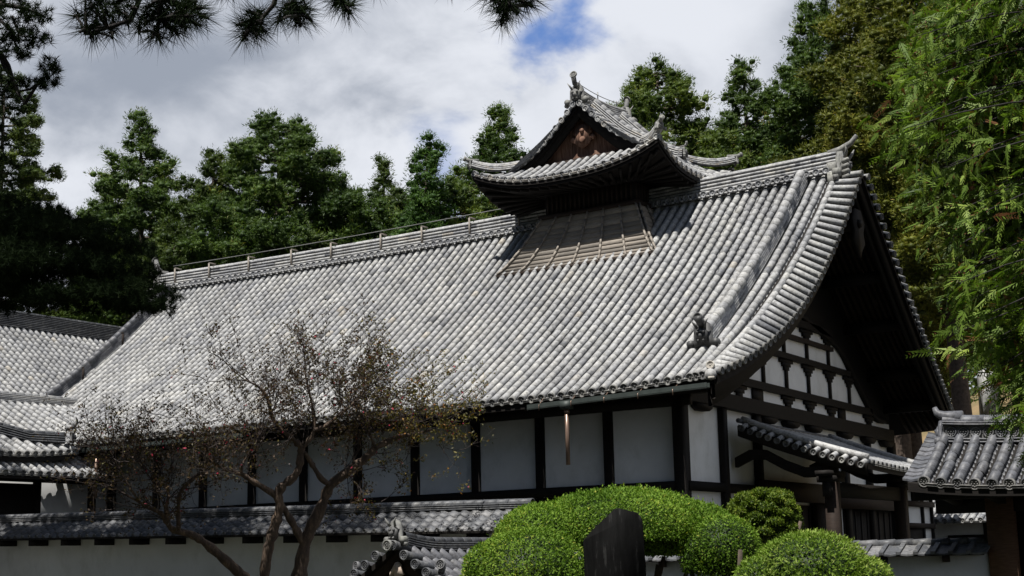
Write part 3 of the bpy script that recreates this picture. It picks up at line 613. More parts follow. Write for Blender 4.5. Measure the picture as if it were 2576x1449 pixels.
# boarded skirt: four concave slopes of weathered planks with battens
BX, BY, TXh, TYh = 2.7, 1.88, 1.66, 0.94; ZB0, ZT0 = 10.04, 11.74
def sk(t): return (1-(1-t)**1.0)*0+t, t**1.28
def skirt(side, u, t):
    q = t; z = ZB0+(ZT0-ZB0)*t**1.25
    hx_, hy_ = BX+(TXh-BX)*q, BY+(TYh-BY)*q
    return {0: (TX+u*hx_, TY-hy_, z), 1: (TX+hx_, TY+u*hy_, z), 2: (TX-u*hx_, TY+hy_, z), 3: (TX-hx_, TY-u*hy_, z)}[side]
for side in range(4):
    d = MB(); nb = 11
    for k in range(nb):
        t0, t1 = k/nb, (k+1)/nb+0.02
        for ua, ub in ((-1, -0.28), (-0.28, 0.3), (0.3, 1)):
            n_ = np.array({0: (0, -1, 0.4), 1: (1, 0, 0.4), 2: (0, 1, 0.4), 3: (-1, 0, 0.4)}[side])*0.02
            a, b, c, e = [np.array(skirt(side, u, t)) for u, t in ((ua, t0), (ub, t0), (ub, t1), (ua, t1))]
            v = np.array([a+n_*1.6, b+n_*1.6, c, e, a, b]); d.add(v, [[0, 1, 2, 3], [4, 5, 1, 0]], val=random.random())
    so_ = obj('skirt_roof', d, WOOD_G, TU)
    for u in ((-0.98, -0.66, -0.33, 0, 0.33, 0.66, 0.98) if side % 2 == 0 else (-0.98, -0.5, 0, 0.5, 0.98)):
        d = MB(); P = np.array([skirt(side, u, t) for t in np.linspace(0, 1, 9)]); nn = np.array({0: (0, -1, 0.5), 1: (1, 0, 0.5), 2: (0, 1, 0.5), 3: (-1, 0, 0.5)}[side]); P = P+nn*0.05
        for a_, b_ in zip(P[:-1], P[1:]): d.beam(a_, b_, 0.05, 0.06, nn)
        obj('batten', d, WOOD_G, TU)
    d = MB(); a, b = np.array(skirt(side, -1.02, -0.03)), np.array(skirt(side, 1.02, -0.03)); d.beam(a-np.array([0, 0, 0.03]), b-np.array([0, 0, 0.03]), 0.06, 0.1); obj('skirt_edge', d, WOOD_B, TU)
d = MB(); d.span((TX-2.5, TY-1.72, 9.5), (TX+2.5, TY+1.72, 10.0)); obj('skirt_base', d, WOOD, TU)
# tiled hip-and-gable roof of the turret
PROF = [(0, 15.02), (.38, 14.65), (.63, 14.41), (.86, 14.19), (1.08, 13.99), (1.3, 13.82), (1.52, 13.68), (1.74, 13.54), (1.95, 13.43), (2.18, 13.34)]
px_, pz_ = zip(*PROF)
def zeave(u): return 12.62+0.58*abs(u)**2.6
def zside_eave(u): return 12.52+0.68*abs(u)**2.6
def tside(sx):
    def f(s, t):                       # s: y offset, t: 0 eave .. 1 ridge
        dx = EA*(1-t); u = min(1, abs(s)/EB)
        if dx <= 2.18: z = np.interp(dx, px_, pz_)
        else:
            q = (dx-2.18)/(EA-2.18); z = 13.34+(zside_eave(u)-13.34)*q**0.85
        return (TX+sx*dx, TY+s, z)
    return f
def hipt(s):
    k = abs(s)
    if k <= GY: return (0.0, 0.985)
    return (0.0, (1-(2.18/EA))*(1-(k-GY)/(EB-GY))+0.0)
for sx in (-1, 1):
    srow = np.arange(-EB+0.08, EB, 0.285)
    mb, en = tiled(tside(sx), srow, hipt, 0.08, 0.3, 0.25, seed=41+sx)
    o = obj('turret_roof', mb, TILE, TU); obj('eave_tile_ends', en, TILE_END, o) if False else None
    obj('turret_eave_ends', en, TILE, TU)
def tfront(sy):
    def f(s, t):
        u = min(1, abs(s)/EA); y = EB-(EB-GY+0.05)*t; z0 = zeave(u); z1 = 13.22
        return (TX+s, TY+sy*y, z0+(z1-z0)*t**1.15)
    return f
def hipf(s):
    k = abs(s)
    return (0, 1.0) if k <= 2.18 else (0, max(0.0, 1-(k-2.18)/(EA-2.18)))
for sy in (-1, 1):
    srow = np.arange(-3.11, 3.12, 0.2828)
    mb, en = tiled(tfront(sy), srow, hipf, 0.08, 0.28, 0.22, seed=51+sy)
    obj('turret_roof', mb, TILE, TU); obj('turret_eave_ends', en, TILE, TU)
# decks and soffit
for sx in (-1, 1):
    d = MB(); f = tside(sx)
    d.slab(np.array([[np.array(f(s, t))-np.array([0, 0, 0.06]) for t in np.linspace(0.0, 0.99, 16)] for s in np.linspace(-GY+0.03, GY-0.03, 8)]), (0, 0, -0.14))
    d.slab(np.array([[np.array(f(s, t*hipt(s)[1]))-np.array([0, 0, 0.06]) for t in np.linspace(0.0, 1, 5)] for s in np.linspace(-EB, -GY-0.004, 6)]), (0, 0, -0.12))
    d.slab(np.array([[np.array(f(s, t*hipt(s)[1]))-np.array([0, 0, 0.06]) for t in np.linspace(0.0, 1, 5)] for s in np.linspace(GY+0.004, EB, 6)]), (0, 0, -0.12)); obj('turret_roof_deck', d, WOOD, TU)
for sy in (-1, 1):
    d = MB(); f = tfront(sy); d.slab(np.array([[np.array(f(s, t*hipf(s)[1]))-np.array([0, 0, 0.06]) for t in np.linspace(0, 1, 5)] for s in np.linspace(-EA, EA, 24)]), (0, 0, -0.12)); obj('turret_roof_deck', d, WOOD, TU)
d = MB()
def ring(k, n=24):
    out = []
    for i in range(4*n):
        e, q = divmod(i, n); u = -1+2*q/n
        if e == 0: p = (TX+u*EA, TY-EB, zeave(u)-0.2)
        elif e == 1: p = (TX+EA, TY+u*EB, zside_eave(u)-0.2)
        elif e == 2: p = (TX-u*EA, TY+EB, zeave(u)-0.2)
        else: p = (TX-EA, TY-u*EB, zside_eave(u)-0.2)
        inn = (TX+(p[0]-TX)*0.5, TY+(p[1]-TY)*0.42, 12.62)
        out.append(np.array(p)*(1-k)+np.array(inn)*k)
    return np.array(out+[out[0]])
d.slab(np.stack([ring(0.03), ring(0.5)-np.array([0, 0, 0.05]), ring(1.0)]), (0, 0, -0.06)); obj('turret_soffit', d, WOOD, TU)
for sy in (-1, 1):
    for x in np.arange(TX-2.9, TX+3.0, 0.34):
        d = MB(); u = (x-TX)/EA; d.beam((x, TY+sy*(EB-0.12), zeave(u)-0.3), (TX+(x-TX)*0.62, TY+sy*0.88, 12.48), 0.07, 0.09); obj('turret_rafter', d, WOOD, TU)
for sx in (-1, 1):
    for y in np.arange(TY-2.2, TY+2.3, 0.34):
        d = MB(); u = (y-TY)/EB; d.beam((TX+sx*(EA-0.12), y, zside_eave(u)-0.3), (TX+sx*1.57, TY+(y-TY)*0.5, 12.48), 0.07, 0.09); obj('turret_rafter', d, WOOD, TU)
# gables
for sy in (-1, 1):
    d = MB(); yy = TY+sy*(GY-0.42); xs = np.linspace(-1.9, 1.9, 25)
    A = np.array([[(TX+x, yy, 13.2), (TX+x, yy, max(13.22, np.interp(abs(x), px_, pz_)-0.25))] for x in xs])
    for k in range(24): d.slab(A[k:k+2], (0, -sy*0.05, 0), val=random.random() if k % 3 == 0 else 0.5)
    obj('pediment', d, WOOD_P, TU)
    d = MB()
    for sx in (-1, 1):
        P = np.array([(TX+sx*x, TY+sy*(GY-0.1), np.interp(x, px_, pz_)-0.12) for x in np.linspace(0, 2.25, 16)])
        d.grid(np.stack([P, P-(0, 0, .34), P-(0, sy*.09, .34), P-(0, sy*.09, 0), P], 1))
    obj('turret_bargeboard', d, WOOD, TU)
    d = MB(); d.span((TX-2.2, TY+sy*(GY-0.3)-0.08, 13.2), (TX+2.2, TY+sy*(GY-0.3)+0.08, 13.36)); obj('pediment_beam', d, WOOD_B, TU)
    d = MB(); o_ = (TX, TY+sy*(GY-0.35), 14.38)
    d.prism([(-.08, 0), (-.26, -.1), (-.33, -.26), (-.22, -.36), (-.3, -.52), (-.14, -.66), (0, -.72), (.14, -.66), (.3, -.52), (.22, -.36), (.33, -.26), (.26, -.1), (.08, 0)], o_, (1, 0, 0), (0, 0, 1), (0, sy, 0), 0.1)
    d.tube([np.array(o_)+(0, sy*.1, -.2), np.array(o_)+(0, sy*.16, -.2)], [0.085, 0.05], 9); d.tube([np.array(o_)+(0, sy*.1, -.48), np.array(o_)+(0, sy*.14, -.48)], [0.12, 0.06], 9); [d.tube([np.array(o_)+(q*.34, sy*.03, -.42), np.array(o_)+(q*.34, sy*.09, -.42)], [.1, .07], 8, val=.9) for q in (-1, 1)]; obj('pediment_ornament', d, WOOD_P, TU)
    vt = MB(); ve = MB(); prg = np.random.default_rng(77)
    L = np.concatenate([[0], np.cumsum(np.hypot(np.diff(px_), np.diff(pz_)))])
    for sx in (-1, 1):
        for q in np.linspace(0.16, L[-1]-0.02, 10):
            x = np.interp(q, L, px_); z = np.interp(q, L, pz_)+0.04; x2 = np.interp(q+0.05, L, px_); z2 = np.interp(q+0.05, L, pz_)+0.04
            tile_rows(vt, [[(TX+sx*x, TY+sy*(GY-0.4), z+0.02), (TX+sx*x, TY+sy*(GY+0.04), z-0.01)]], [(sx*(x2-x), 0, z2-z)], 0.082, prg, ve, 8)
    obj('turret_verge_tiles', vt, TILE, TU); obj('turret_verge_ends', ve, TILE, TU)
    for sx in (-1, 1):
        P = [(TX+sx*x, TY+sy*(GY-0.62), np.interp(x, px_, pz_)+0.03) for x in np.linspace(0.12, 2.3, 16)]
        obj('turret_descending_ridge', stack_ridge(P, 0.24, 0.24, 4, 0.6, 0.09, 12), TILE, TU)
        P = [np.array((TX+sx*(2.15+(EA-2.1)*q), TY+sy*(GY-0.1+(EB-GY+0.1)*q), 13.36+(13.24-13.36)*q+0.14*q**3-0.10*math.sin(math.pi*q)*0.6)) for q in np.linspace(0, 1, 12)]
        obj('hip_ridge', stack_ridge(P, 0.22, 0.16, 3, 0.55, 0.085, 13), TILE, TU)
        d = MB(); c = P[-1]; f = np.array([sx*0.75, sy*0.66, 0]); oni(d, c+np.array([0, 0, -0.06]), f, 0.27, False, 0)
        d.tube([c-f*0.25+(0, 0, .18), c+f*0.05+(0, 0, .2), c+f*0.2+(0, 0, .27)], [0.07, 0.065, 0.06], 8, val=0.8); disc_end(d, c+f*0.2+np.array([0, 0, .27]), f+np.array([0, 0, .5]), 0.075, val=0.9)
        obj('hip_ornament', d, ORN, TU)
        d = MB(); oni(d, (TX+sx*2.3, TY+sy*(GY-0.62), 13.36), (sx, sy*0.5), 0.36, False, 0.3); obj('descending_ornament', d, ORN, TU)
yy = np.linspace(-GY+0.05, GY-0.05, 20)
obj('turret_ridge', stack_ridge([(TX, TY+y, 14.93+0.11*abs(y/GY)**2) for y in yy], 0.34, 0.36, 6, 0.35, 0.09, 14), TILE, TU)
for sy in (-1, 1):
    d = MB(); oni(d, (TX, TY+sy*(GY-0.08), 14.93), (0, sy), 0.62, True, 0.0)
    P = [np.array((TX, TY+sy*(GY-0.2), 15.42)), np.array((TX, TY+sy*(GY+0.08), 15.56)), np.array((TX, TY+sy*(GY+0.16), 15.82))]; d.tube(P, 0.075, 9, val=0.2); disc_end(d, P[-1], (0, sy, 0.35), 0.115, val=0.9)
    obj('turret_ridge_ornament', d, ORN, TU)
d = MB()
for y in (-1.2, -0.2, 0.9): d.tube([(TX, TY+y, 15.3), (TX, TY+y, 15.62)], 0.018, 5)
d.tube([(TX, TY+y, 15.52+0.11*abs(y/GY)**2) for y in np.linspace(-1.3, 1.4, 10)], 0.012, 5); d.tube([(TX, TY-1.2, 15.62), (TX, TY-1.42, 15.62), (TX, TY-1.5, 15.72)], 0.015, 5); obj('lightning_rod', d, WIRE, TU)
# ================================================================ LEFT WING BUILDINGS
LW = thing('side_hall', 'smaller tiled side hall joined to the front left corner of the large hall', 'side hall', (-23, -6, 0))
def lwB(s, t): return (-19.2-3.8*t, s, 4.98+0.62*max(0, (s+4.4)/2.6)**2*(1-t)*0.3+2.02*t*(0.86+0.14*t))
def rB(s): 
    if s < -1.75: return (0, 1)
    for t in np.linspace(0, 1, 60):
        if -19.2-3.8*t < -20.6 or True:
            y = s; zz = zf((y+1.2)/8) if y > -1.2 else -9
            if lwB(s, t)[2] > zz-0.05 and t >= (s+1.75)/2.6*0.75: return (t, 1)
    return (1, 1)
mb, en = tiled(lwB, np.arange(-14, 0.9, 0.29), rB, 0.085, 0.3, 0.3, seed=61); o = obj('roof', mb, TILE, LW); obj('eave_tile_ends', en, TILE_END, o)
d = MB(); d.slab(np.array([[np.array(lwB(s, rB(s)[0]+(1-rB(s)[0])*t))-np.array([0, 0, 0.06]) for t in np.linspace(0, 1, 6)] for s in np.linspace(-14, 0.6, 40)]), (0, 0, -0.16)); obj('roof_deck', d, WOOD, LW)
bk = lambda s, t: (-26.8+3.8*t, s, lwB(-8, t)[2])
mb, en = tiled(bk, np.arange(-14, 0, 0.29), lambda s: (0, 1), 0.085, 0.6, 0.6, seed=62); obj('roof', mb, TILE, LW)
obj('ridge', stack_ridge([(-23, y, 6.93) for y in np.linspace(-14, 1.2, 24)], 0.42, 0.26, 5, 0.4, 0.09, 15), TILE, LW)
P = [np.array(lwB(-5.2, 0.62))+np.array([0, 0, .05]), np.array(lwB(-4.0, 0.42))+np.array([0, 0, .02]), np.array(lwB(-2.9, 0.22)), np.array(lwB(-2.0, 0.08))+np.array([0, 0, .12])]
obj('hip_ridge', stack_ridge([P[0]+(P[1]-P[0])*q for q in np.linspace(0, 1, 5)]+[P[1]+(P[2]-P[1])*q for q in np.linspace(0.2, 1, 5)]+[P[2]+(P[3]-P[2])*q for q in np.linspace(0.2, 1, 5)], 0.26, 0.26, 4, 0.3, 0.085, 16), TILE_DARK, LW)
d = MB(); oni(d, P[3]+np.array([0.1, 0.1, -0.05]), (0.6, 0.8), 0.5, True, 0.4); obj('hip_ornament', d, STONE, LW)
d = MB(); oni(d, np.array(lwB(-4.75, 0.45)), (1, 0.2), 0.45, True, 0.4); obj('descending_ornament', d, STONE, LW)
def lwC(s, t): return (-18.75-1.35*t, s, 4.42+0.66*t)
mb, en = tiled(lwC, np.arange(-13, -1.0, 0.29), lambda s: (0, 1), 0.085, 0.28, 0.25, seed=63); o = obj('pent_roof', mb, TILE, LW); obj('eave_tile_ends', en, TILE_END, o)
d = MB(); d.slab(np.array([[np.array(lwC(s, t))-np.array([0, 0, 0.05]) for t in (0, 1)] for s in (-13, -1.0)]), (0, 0, -0.12)); obj('roof_deck', d, WOOD, LW)
d = MB(); d.span((-26, -14, 0), (-19.95, 0.0, 5.0)); obj('wall', d, PLASTER, LW)
for y in (-0.62, -2.63, -4.6, -6.6): bx('post', (-19.97, y-0.11, 0), (-19.83, y+0.11, 4.4), WOOD_B if y > -1 else WOOD, LW)
bx('shutter', (-19.96, -4.5, 1.0), (-19.88, -2.75, 4.2), WOOD, LW); bx('beam', (-19.96, -14, 4.25), (-19.8, -0.05, 4.5), WOOD, LW)
for y in np.arange(-6, -1.1, 0.45):
    d = MB(); d.beam((-18.85, y, 4.3), (-19.95, y, 4.78), 0.09, 0.1); obj('rafter', d, WOOD, LW)
# far roof at the left edge
FH = thing('rear_hall', 'long grey roofed rear hall seen behind the left end of the large hall', 'rear hall', (-32, 2, 0))
fa = lambda s, t: (-25.4-6.6*t, s, 6.6+4.55*t*(0.85+0.15*t))
mb, en = tiled(fa, np.arange(-8, 13, 0.29), lambda s: (0, 1), 0.085, 0.32, 0.32, seed=64); o = obj('roof', mb, TILE, FH); obj('eave_tile_ends', en, TILE_END, o)
d = MB(); d.slab(np.array([[np.array(fa(s, t))-np.array([0, 0, 0.06]) for t in np.linspace(0, 1, 6)] for s in (-8, 13)]), (0, 0, -0.16)); obj('roof_deck', d, WOOD, FH)
fb = lambda s, t: (-37+5*t, s, 7.8+3.35*t)
mb, en = tiled(fb, np.arange(-8, 13, 0.6), lambda s: (0, 1), 0.085, 0.8, 0.8, seed=65); obj('roof', mb, TILE, FH)
obj('ridge', stack_ridge([(-32, y, 11.05) for y in np.linspace(-8.2, 13.2, 20)], 0.5, 0.62, 9, 0.1, 0.09, 17), TILE_DARK, FH)
d = MB(); d.span((-36, -7.5, 0), (-26.6, 12.5, 6.9)); obj('wall', d, PLASTER, FH)
# ================================================================ LONG GARDEN WALL
GWy = -5.0
LWALL = thing('garden_wall', 'long white garden wall with dark wavy tile coping below the hall panels', 'garden wall', (-10, GWy+0.25, 0))
def wz(x): return -0.016*(x+9)
d = MB(); xs = np.linspace(-26, 1.2, 20); d.slab(np.array([[(x, GWy, 0), (x, GWy, 2.42+wz(x))] for x in xs]), (0, 0.5, 0)); obj('wall', d, PLASTER, LWALL)
def wave_coping(x0, x1, yc, run, ze, rise, pitch, courses, zfn, seed):
    mb = MB(); en = MB(); pr = np.random.default_rng(seed); u = np.linspace(0, 1, 9)
    wv = 0.034*np.cos((u-0.25)*2*math.pi)*np.where(u < 0.5, 1.0, 0.75)
    for sy in (-1, 1):
        for i, x in enumerate(np.arange(x0, x1-pitch/2, pitch)):
            for c in range(courses):
                t0, t1 = c/courses, (c+1.12)/courses; j = pr.normal(0, 0.004)
                y0, y1 = yc+sy*run*(1-t0), yc+sy*run*(1-t1); za, zb = ze+rise*t0+zfn(x)+0.028+j, ze+rise*t1+zfn(x)+j
                X = x+u*pitch*1.06
                lo = np.stack([X, np.full(9, y0), za+wv], 1); hi = np.stack([X, np.full(9, y1), zb+wv], 1); lip = lo-np.array([0, 0, 0.03])
                mb.grid(np.stack([hi, lo, lip]), float(np.clip(pr.normal(0.5, 0.25), 0, 1)))
            if sy < 0:
                disc_end(en, np.array([x+pitch*0.25, yc-run-0.01, ze+zfn(x)+0.03]), (0, -1, 0.1), 0.05, val=pr.random(), n=10)
                en.box((x+pitch*0.72, yc-run-0.0, ze+zfn(x)-0.015), (pitch*0.2, 0.015, 0.02), val=1.0)
    return mb, en
mb, en = wave_coping(-26, -1.05, GWy+0.25, 0.72, 2.42, 0.50, 0.287, 5, wz, 71)
LC = obj('coping', mb, TILE_DARK, LWALL, smooth=False); obj('eave_tile_ends', en, TILE_END, LC)
P = [(x, GWy+0.25, 2.86+wz(x)) for x in np.linspace(-26, -1.0, 30)]
obj('coping_ridge', stack_ridge(P, 0.3, 0.13, 3, 0.45, 0.085, 18, 0.287, True), TILE_DARK, LC)
for x in np.arange(-25.5, -1, 1.3):
    d = MB(); d.span((x-0.14, GWy-0.42, 2.22+wz(x)), (x+0.14, GWy+0.02, 2.38+wz(x))); obj('bracket', d, WOOD, LWALL)
d = MB(); d.slab(np.array([[(x, GWy-0.5, 2.42+wz(x)), (x, GWy+0.99, 2.42+wz(x))] for x in (-26, -1.0)]), (0, 0, -0.05)); obj('coping_board', d, WOOD, LWALL)
# ================================================================ RIGHT GARDEN WALL
RWy = -6.3
RW = thing('low_wall', 'low white wall with broad flat grey tile coping between round shrubs and the right gate', 'low wall', (6, RWy, 0))
d = MB(); d.span((0.5, RWy-0.12, 0), (8.9, RWy+0.12, 1.62)); obj('wall', d, PLASTER, RW)
cop = MB(); prg = np.random.default_rng(81)
for sy in (-1, 1):
    for i, x in enumerate(np.arange(0.5, 8.85, 0.292)):
        a = np.array([[(x+0.02, RWy+sy*0.05, 1.80), (x+0.02, RWy+sy*0.36, 1.645)], [(x+0.15, RWy+sy*0.05, 1.785), (x+0.15, RWy+sy*0.36, 1.632)], [(x+0.29, RWy+sy*0.05, 1.80), (x+0.29, RWy+sy*0.36, 1.645)]])
        cop.slab(a, (0, 0, -0.028), val=prg.random())
        cop.slab(np.array([[(x-0.04, RWy+sy*0.05, 1.835), (x-0.04, RWy+sy*0.37, 1.675)], [(x+0.04, RWy+sy*0.05, 1.835), (x+0.04, RWy+sy*0.37, 1.675)]]), (0, 0, -0.045), val=prg.random())
RCP = obj('coping', cop, TILE_DARK, RW)
d = MB()
for x in np.arange(0.5, 8.8, 0.31): d.tube([(x, RWy, 1.81), (x+0.325, RWy, 1.815)], [0.068, 0.078], 9, val=prg.random())
obj('coping_ridge', d, TILE_DARK, RCP)
for x in np.arange(0.9, 8.8, 1.05): bx('bracket', (x-0.035, RWy-0.3, 1.5), (x+0.035, RWy-0.1, 1.6), WOOD_B, RW)
bx('coping_board', (0.5, RWy-0.3, 1.60), (8.85, RWy+0.3, 1.625), WOOD, RW)
# ================================================================ RIGHT GATE
GT = thing('tiled_gate', 'small gate with bulging grey tile roof and dark timber at the right edge', 'gate', (10.4, -6.1, 0))
GX0, GX1, GYc = 7.95, 13.2, -6.1
def gz(x): u = (x-(GX0+GX1)/2)/((GX1-GX0)/2); return 0.16*abs(u)**2.6
for sy in (-1, 1):
    fn = lambda s, t, sy=sy: (s, GYc+sy*1.25*(1-t), 2.66+gz(s)+0.84*t*(0.85+0.15*t))
    mb, en = tiled(fn, np.arange(GX0+0.32, GX1-0.25, 0.268), lambda s: (0, 0.93), 0.086, 0.3, 0.13, boss=(sy < 0), seed=91+sy, vb=(0.25, 0.85))
    o = obj('roof', mb, TILE_NEW, GT); obj('eave_tile_ends', en, TILE_END, o)
    d = MB(); d.slab(np.array([[np.array(fn(s, t))-np.array([0, 0, 0.05]) for t in np.linspace(0, 0.97, 6)] for s in np.linspace(GX0+0.05, GX1-0.05, 12)]), (0, 0, -0.14)); obj('roof_deck', d, WOOD, GT)
    for xa, sg in ((GX0+0.3, -1), (GX1-0.3, 1)):   # flared flat tiles along each verge
        vt = MB()
        for t in np.linspace(0.02, 0.9, 11):
            a = np.array(fn(xa, t)); b = np.array(fn(xa, t+0.12)); flare = 0.34-0.06*t
            vt.slab(np.array([[a+(0, 0, .045), b+(0, 0, .015)], [a+(sg*flare*0.6, 0, .02), b+(sg*flare*0.6, 0, -.01)], [a+(sg*flare, 0, .05), b+(sg*flare, 0, .02)]]), (0, 0, -0.035), val=0.3+0.5*random.random())
        obj('verge_tiles', vt, TILE_NEW, GT)
for a, b, zc in ((GX0+0.32, GX1-0.32, 3.34),):
    P = np.array([(x, GYc, zc+gz(x)*0.8) for x in np.linspace(a, b, 24)])
    RG = obj('ridge', stack_ridge(P, 0.40, 0.10, 2, 0.6, None, 19), TILE_NEW, GT)
    d = MB(); d.slab(np.stack([P+(0, -.13, .1), P+(0, -.13, .30)], 1), (0, 0.26, 0)); obj('ridge_core', d, TILE_END, RG)
    en = MB()
    for x in np.arange(a+0.13, b-0.05, 0.205):
        for sy in (-1, 1): disc_end(en, np.array([x, GYc+sy*0.15, zc+gz(x)*0.8+0.2]), (0, sy, 0), 0.094, True, random.random())
    obj('ridge_medallions', en, TILE_DARK, RG)
    obj('ridge_top', stack_ridge(P+np.array([0, 0, 0.3]), 0.40, 0.07, 2, 0.6, 0.12, 20, 0.32), TILE_NEW, RG)
for x, sg in ((GX0+0.3, -1), (GX1-0.3, 1)):
    d = MB(); z = 3.34+gz(x)*0.8; oni(d, (x, GYc, z-0.05), (sg, 0), 0.46, False, 0); d.tube([(x-sg*0.3, GYc, z+0.42), (x, GYc, z+0.46), (x+sg*0.12, GYc, z+0.53), (x+sg*0.15, GYc, z+0.62)], [0.12, 0.09, 0.06, 0.04], 10, val=0.6); obj('ridge_ornament', d, TILE_NEW, GT)
for x in (8.95, 12.0):
    d = MB(); d.span((x-0.02, GYc-0.35, 0), (x+0.42, GYc-0.0, 2.6), 0.6); obj('gate_post', d, wood_mat('gate_post_wood', (0.09, 0.05, 0.032), (0.2, 0.115, 0.075)), GT)
    d = MB(); d.span((x+0.0, GYc+0.5, 0), (x+0.25, GYc+0.75, 2.3)); obj('rear_post', d, WOOD, GT)
for nm, a, b in (('lintel', (8.1, GYc-0.3, 2.28), (12.9, GYc+0.05, 2.6)), ('tie_beam', (8.0, GYc-1.0, 2.48), (12.9, GYc-0.85, 2.62)), ('tie_beam', (8.0, GYc+0.85, 2.48), (12.9, GYc+1.0, 2.62)), ('gate_door', (9.37, GYc-0.2, 0.1), (12.0, GYc-0.12, 2.28))): bx(nm, a, b, WOOD, GT)
for x in (8.5, 9.2, 10.6, 12.2):
    d = MB(); d.prism([(-1.1, 0.32), (-0.9, 0.18), (-0.2, 0.08), (0.2, 0.08), (0.9, 0.18), (1.1, 0.32), (0.4, 0.55), (0, 0.8), (-0.4, 0.55)], (x-0.07, GYc, 2.3), (0, 1, 0), (0, 0, 1), (1, 0, 0), 0.14); obj('bracket_arm', d, WOOD, GT)
# little building seen through the gate
BB = thing('storehouse', 'small white walled storehouse with tiled eave seen beyond the low wall and gate', 'storehouse', (0, 17.6, 0))
d = MB(); d.span((-3, 17.9, 0), (6, 18.8, 2.72)); obj('wall', d, PLASTER, BB)
bf = lambda s, t: (s, 17.1+1.7*t, 2.70+0.75*t)
mb, en = tiled(bf, np.arange(-3.2, 6.3, 0.29), lambda s: (0, 1), 0.08, 0.3, 0.3, seed=95); o = obj('roof', mb, TILE, BB); obj('eave_tile_ends', en, TILE_END, o)
for x in (1.35, 1.85, 2.6, 3.5): bx('post', (x-0.07, 17.82, 0), (x+0.07, 17.9, 2.7), WOOD_B, BB)
bx('door', (0.1, 17.84, 0), (1.28, 17.89, 2.25), WOOD, BB)
# ================================================================ SMALL ROOFED GATE (bottom centre)
SG = thing('small_tiled_gate', 'small gable roof with dark round verge tiles and horned ridge ornament below the myrtle', 'small gate', (0, -9, 0))
SX, SY0, SY1, SZ = -0.05, -10.6, -5.8, 1.92
def sgz(y): return 0.2*max(0, (-9.2-y)/1.4)**2*0.9
def sgf(sx): return lambda s, t: (SX+sx*1.15*(1-t), s, SZ-0.72+sgz(s)*0.6+0.72*t*(0.8+0.2*t))
for sx in (-1, 1):
    mb, en = tiled(sgf(sx), np.arange(SY0+0.5, SY1, 0.265), lambda s: (0, 0.9), 0.085, 0.32, 0.2, boss=False, seed=97+sx, vb=(0.55, 1.0), lips=True)
    o = obj('roof', mb, TILE_NEW, SG); obj('eave_tile_ends', en, TILE_END, o)
    d = MB(); d.slab(np.array([[np.array(sgf(sx)(s, t))-np.array([0, 0, 0.05]) for t in np.linspace(0, 0.98, 5)] for s in np.linspace(SY0+0.1, SY1, 6)]), (0, 0, -0.1)); obj('roof_deck', d, WOOD, SG)
    vt = MB(); ve = MB(); prg = np.random.default_rng(3)
    for t in np.linspace(0.1, 0.93, 5):
        a = np.array(sgf(sx)(SY0+0.45, t)); b = np.array(sgf(sx)(SY0-0.0, t)); b[2] += 0.0
        tile_rows(vt, [[a, b]], [np.array(sgf(sx)(SY0, t+0.05))-np.array(sgf(sx)(SY0, t))], 0.078, prg, None, 9, vb=(0.1, 0.3)); disc_end(ve, b+np.array([0, -0.01, 0.0]), (0, -1, 0), 0.088, True, 0.35)
    obj('verge_tiles', vt, TILE_DARK, SG); obj('verge_tile_ends', ve, TILE_DARK, SG)
    d = MB(); P = np.array([sgf(sx)(SY0+0.2, t) for t in np.linspace(0, 1, 8)])-np.array([0, 0, 0.1]); d.grid(np.stack([P, P-(0, 0, .24), P-(0, -.07, .24), P-(0, -.07, 0), P], 1)); obj('bargeboard', d, WOOD_B, SG)
    c = np.array(sgf(sx)(SY0+0.25, 0.2)); d = MB(); d.tube([c+(0, 0, .1), c+(0, .05, .2)], 0.06, 7, val=0.3); disc_end(d, c+np.array([sx*0.02, -0.05, 0.24]), (0.3*sx, -1, 0.15), 0.085, True, 0.8); obj('eave_medallion', d, TILE_DARK, SG)
obj('ridge', stack_ridge([(SX, y, SZ-0.06+sgz(y)) for y in np.linspace(SY0+0.35, SY1, 22)], 0.3, 0.16, 4, 0.25, 0.085, 22, 0.27, True), TILE_DARK, SG)
d = MB(); oni(d, (SX, SY0+0.22, SZ+0.06), (-0.25, -1), 0.44, True, 0); disc_end(d, np.array([SX-0.01, SY0-0.06, SZ+0.05]), (0, -1, 0), 0.095, True, 0.8); d.tube([(SX-0.01, SY0-0.05, SZ+0.05), (SX, SY0+0.3, SZ+0.06)], 0.092, 10, val=0.25); obj('ridge_ornament', d, ORN, SG)
d = MB(); d.prism([(-.15, 0), (-.03, .17), (.02, .19), (.09, .15), (.1, .06), (.15, -.03), (.07, -.06), (.03, -.15), (-.01, -.06), (-.06, -.05), (-.05, .03), (-.15, -.08)], (SX+0.05, SY0+0.17, SZ-0.42), (1, 0, 0), (0, 0, 1), (0, -1, 0), 0.05); obj('carved_pendant', d, WOOD_L, SG)
d = MB(); d.span((SX-0.75, SY0+0.7, 0), (SX+0.75, SY1, SZ-0.75)); obj('wall', d, PLASTER, SG)
d = MB(); d.prism([(-0.95, -0.75), (0.95, -0.75), (0, -0.08)], (SX, SY0+0.42, SZ), (1, 0, 0), (0, 0, 1), (0, 1, 0), 0.06); obj('gable_board', d, WOOD, SG)
for q in (-0.6, 0.6): bx('gate_post', (SX+q-0.1, SY0+0.45, 0), (SX+q+0.1, SY0+0.65, SZ-0.72), WOOD_B, SG)
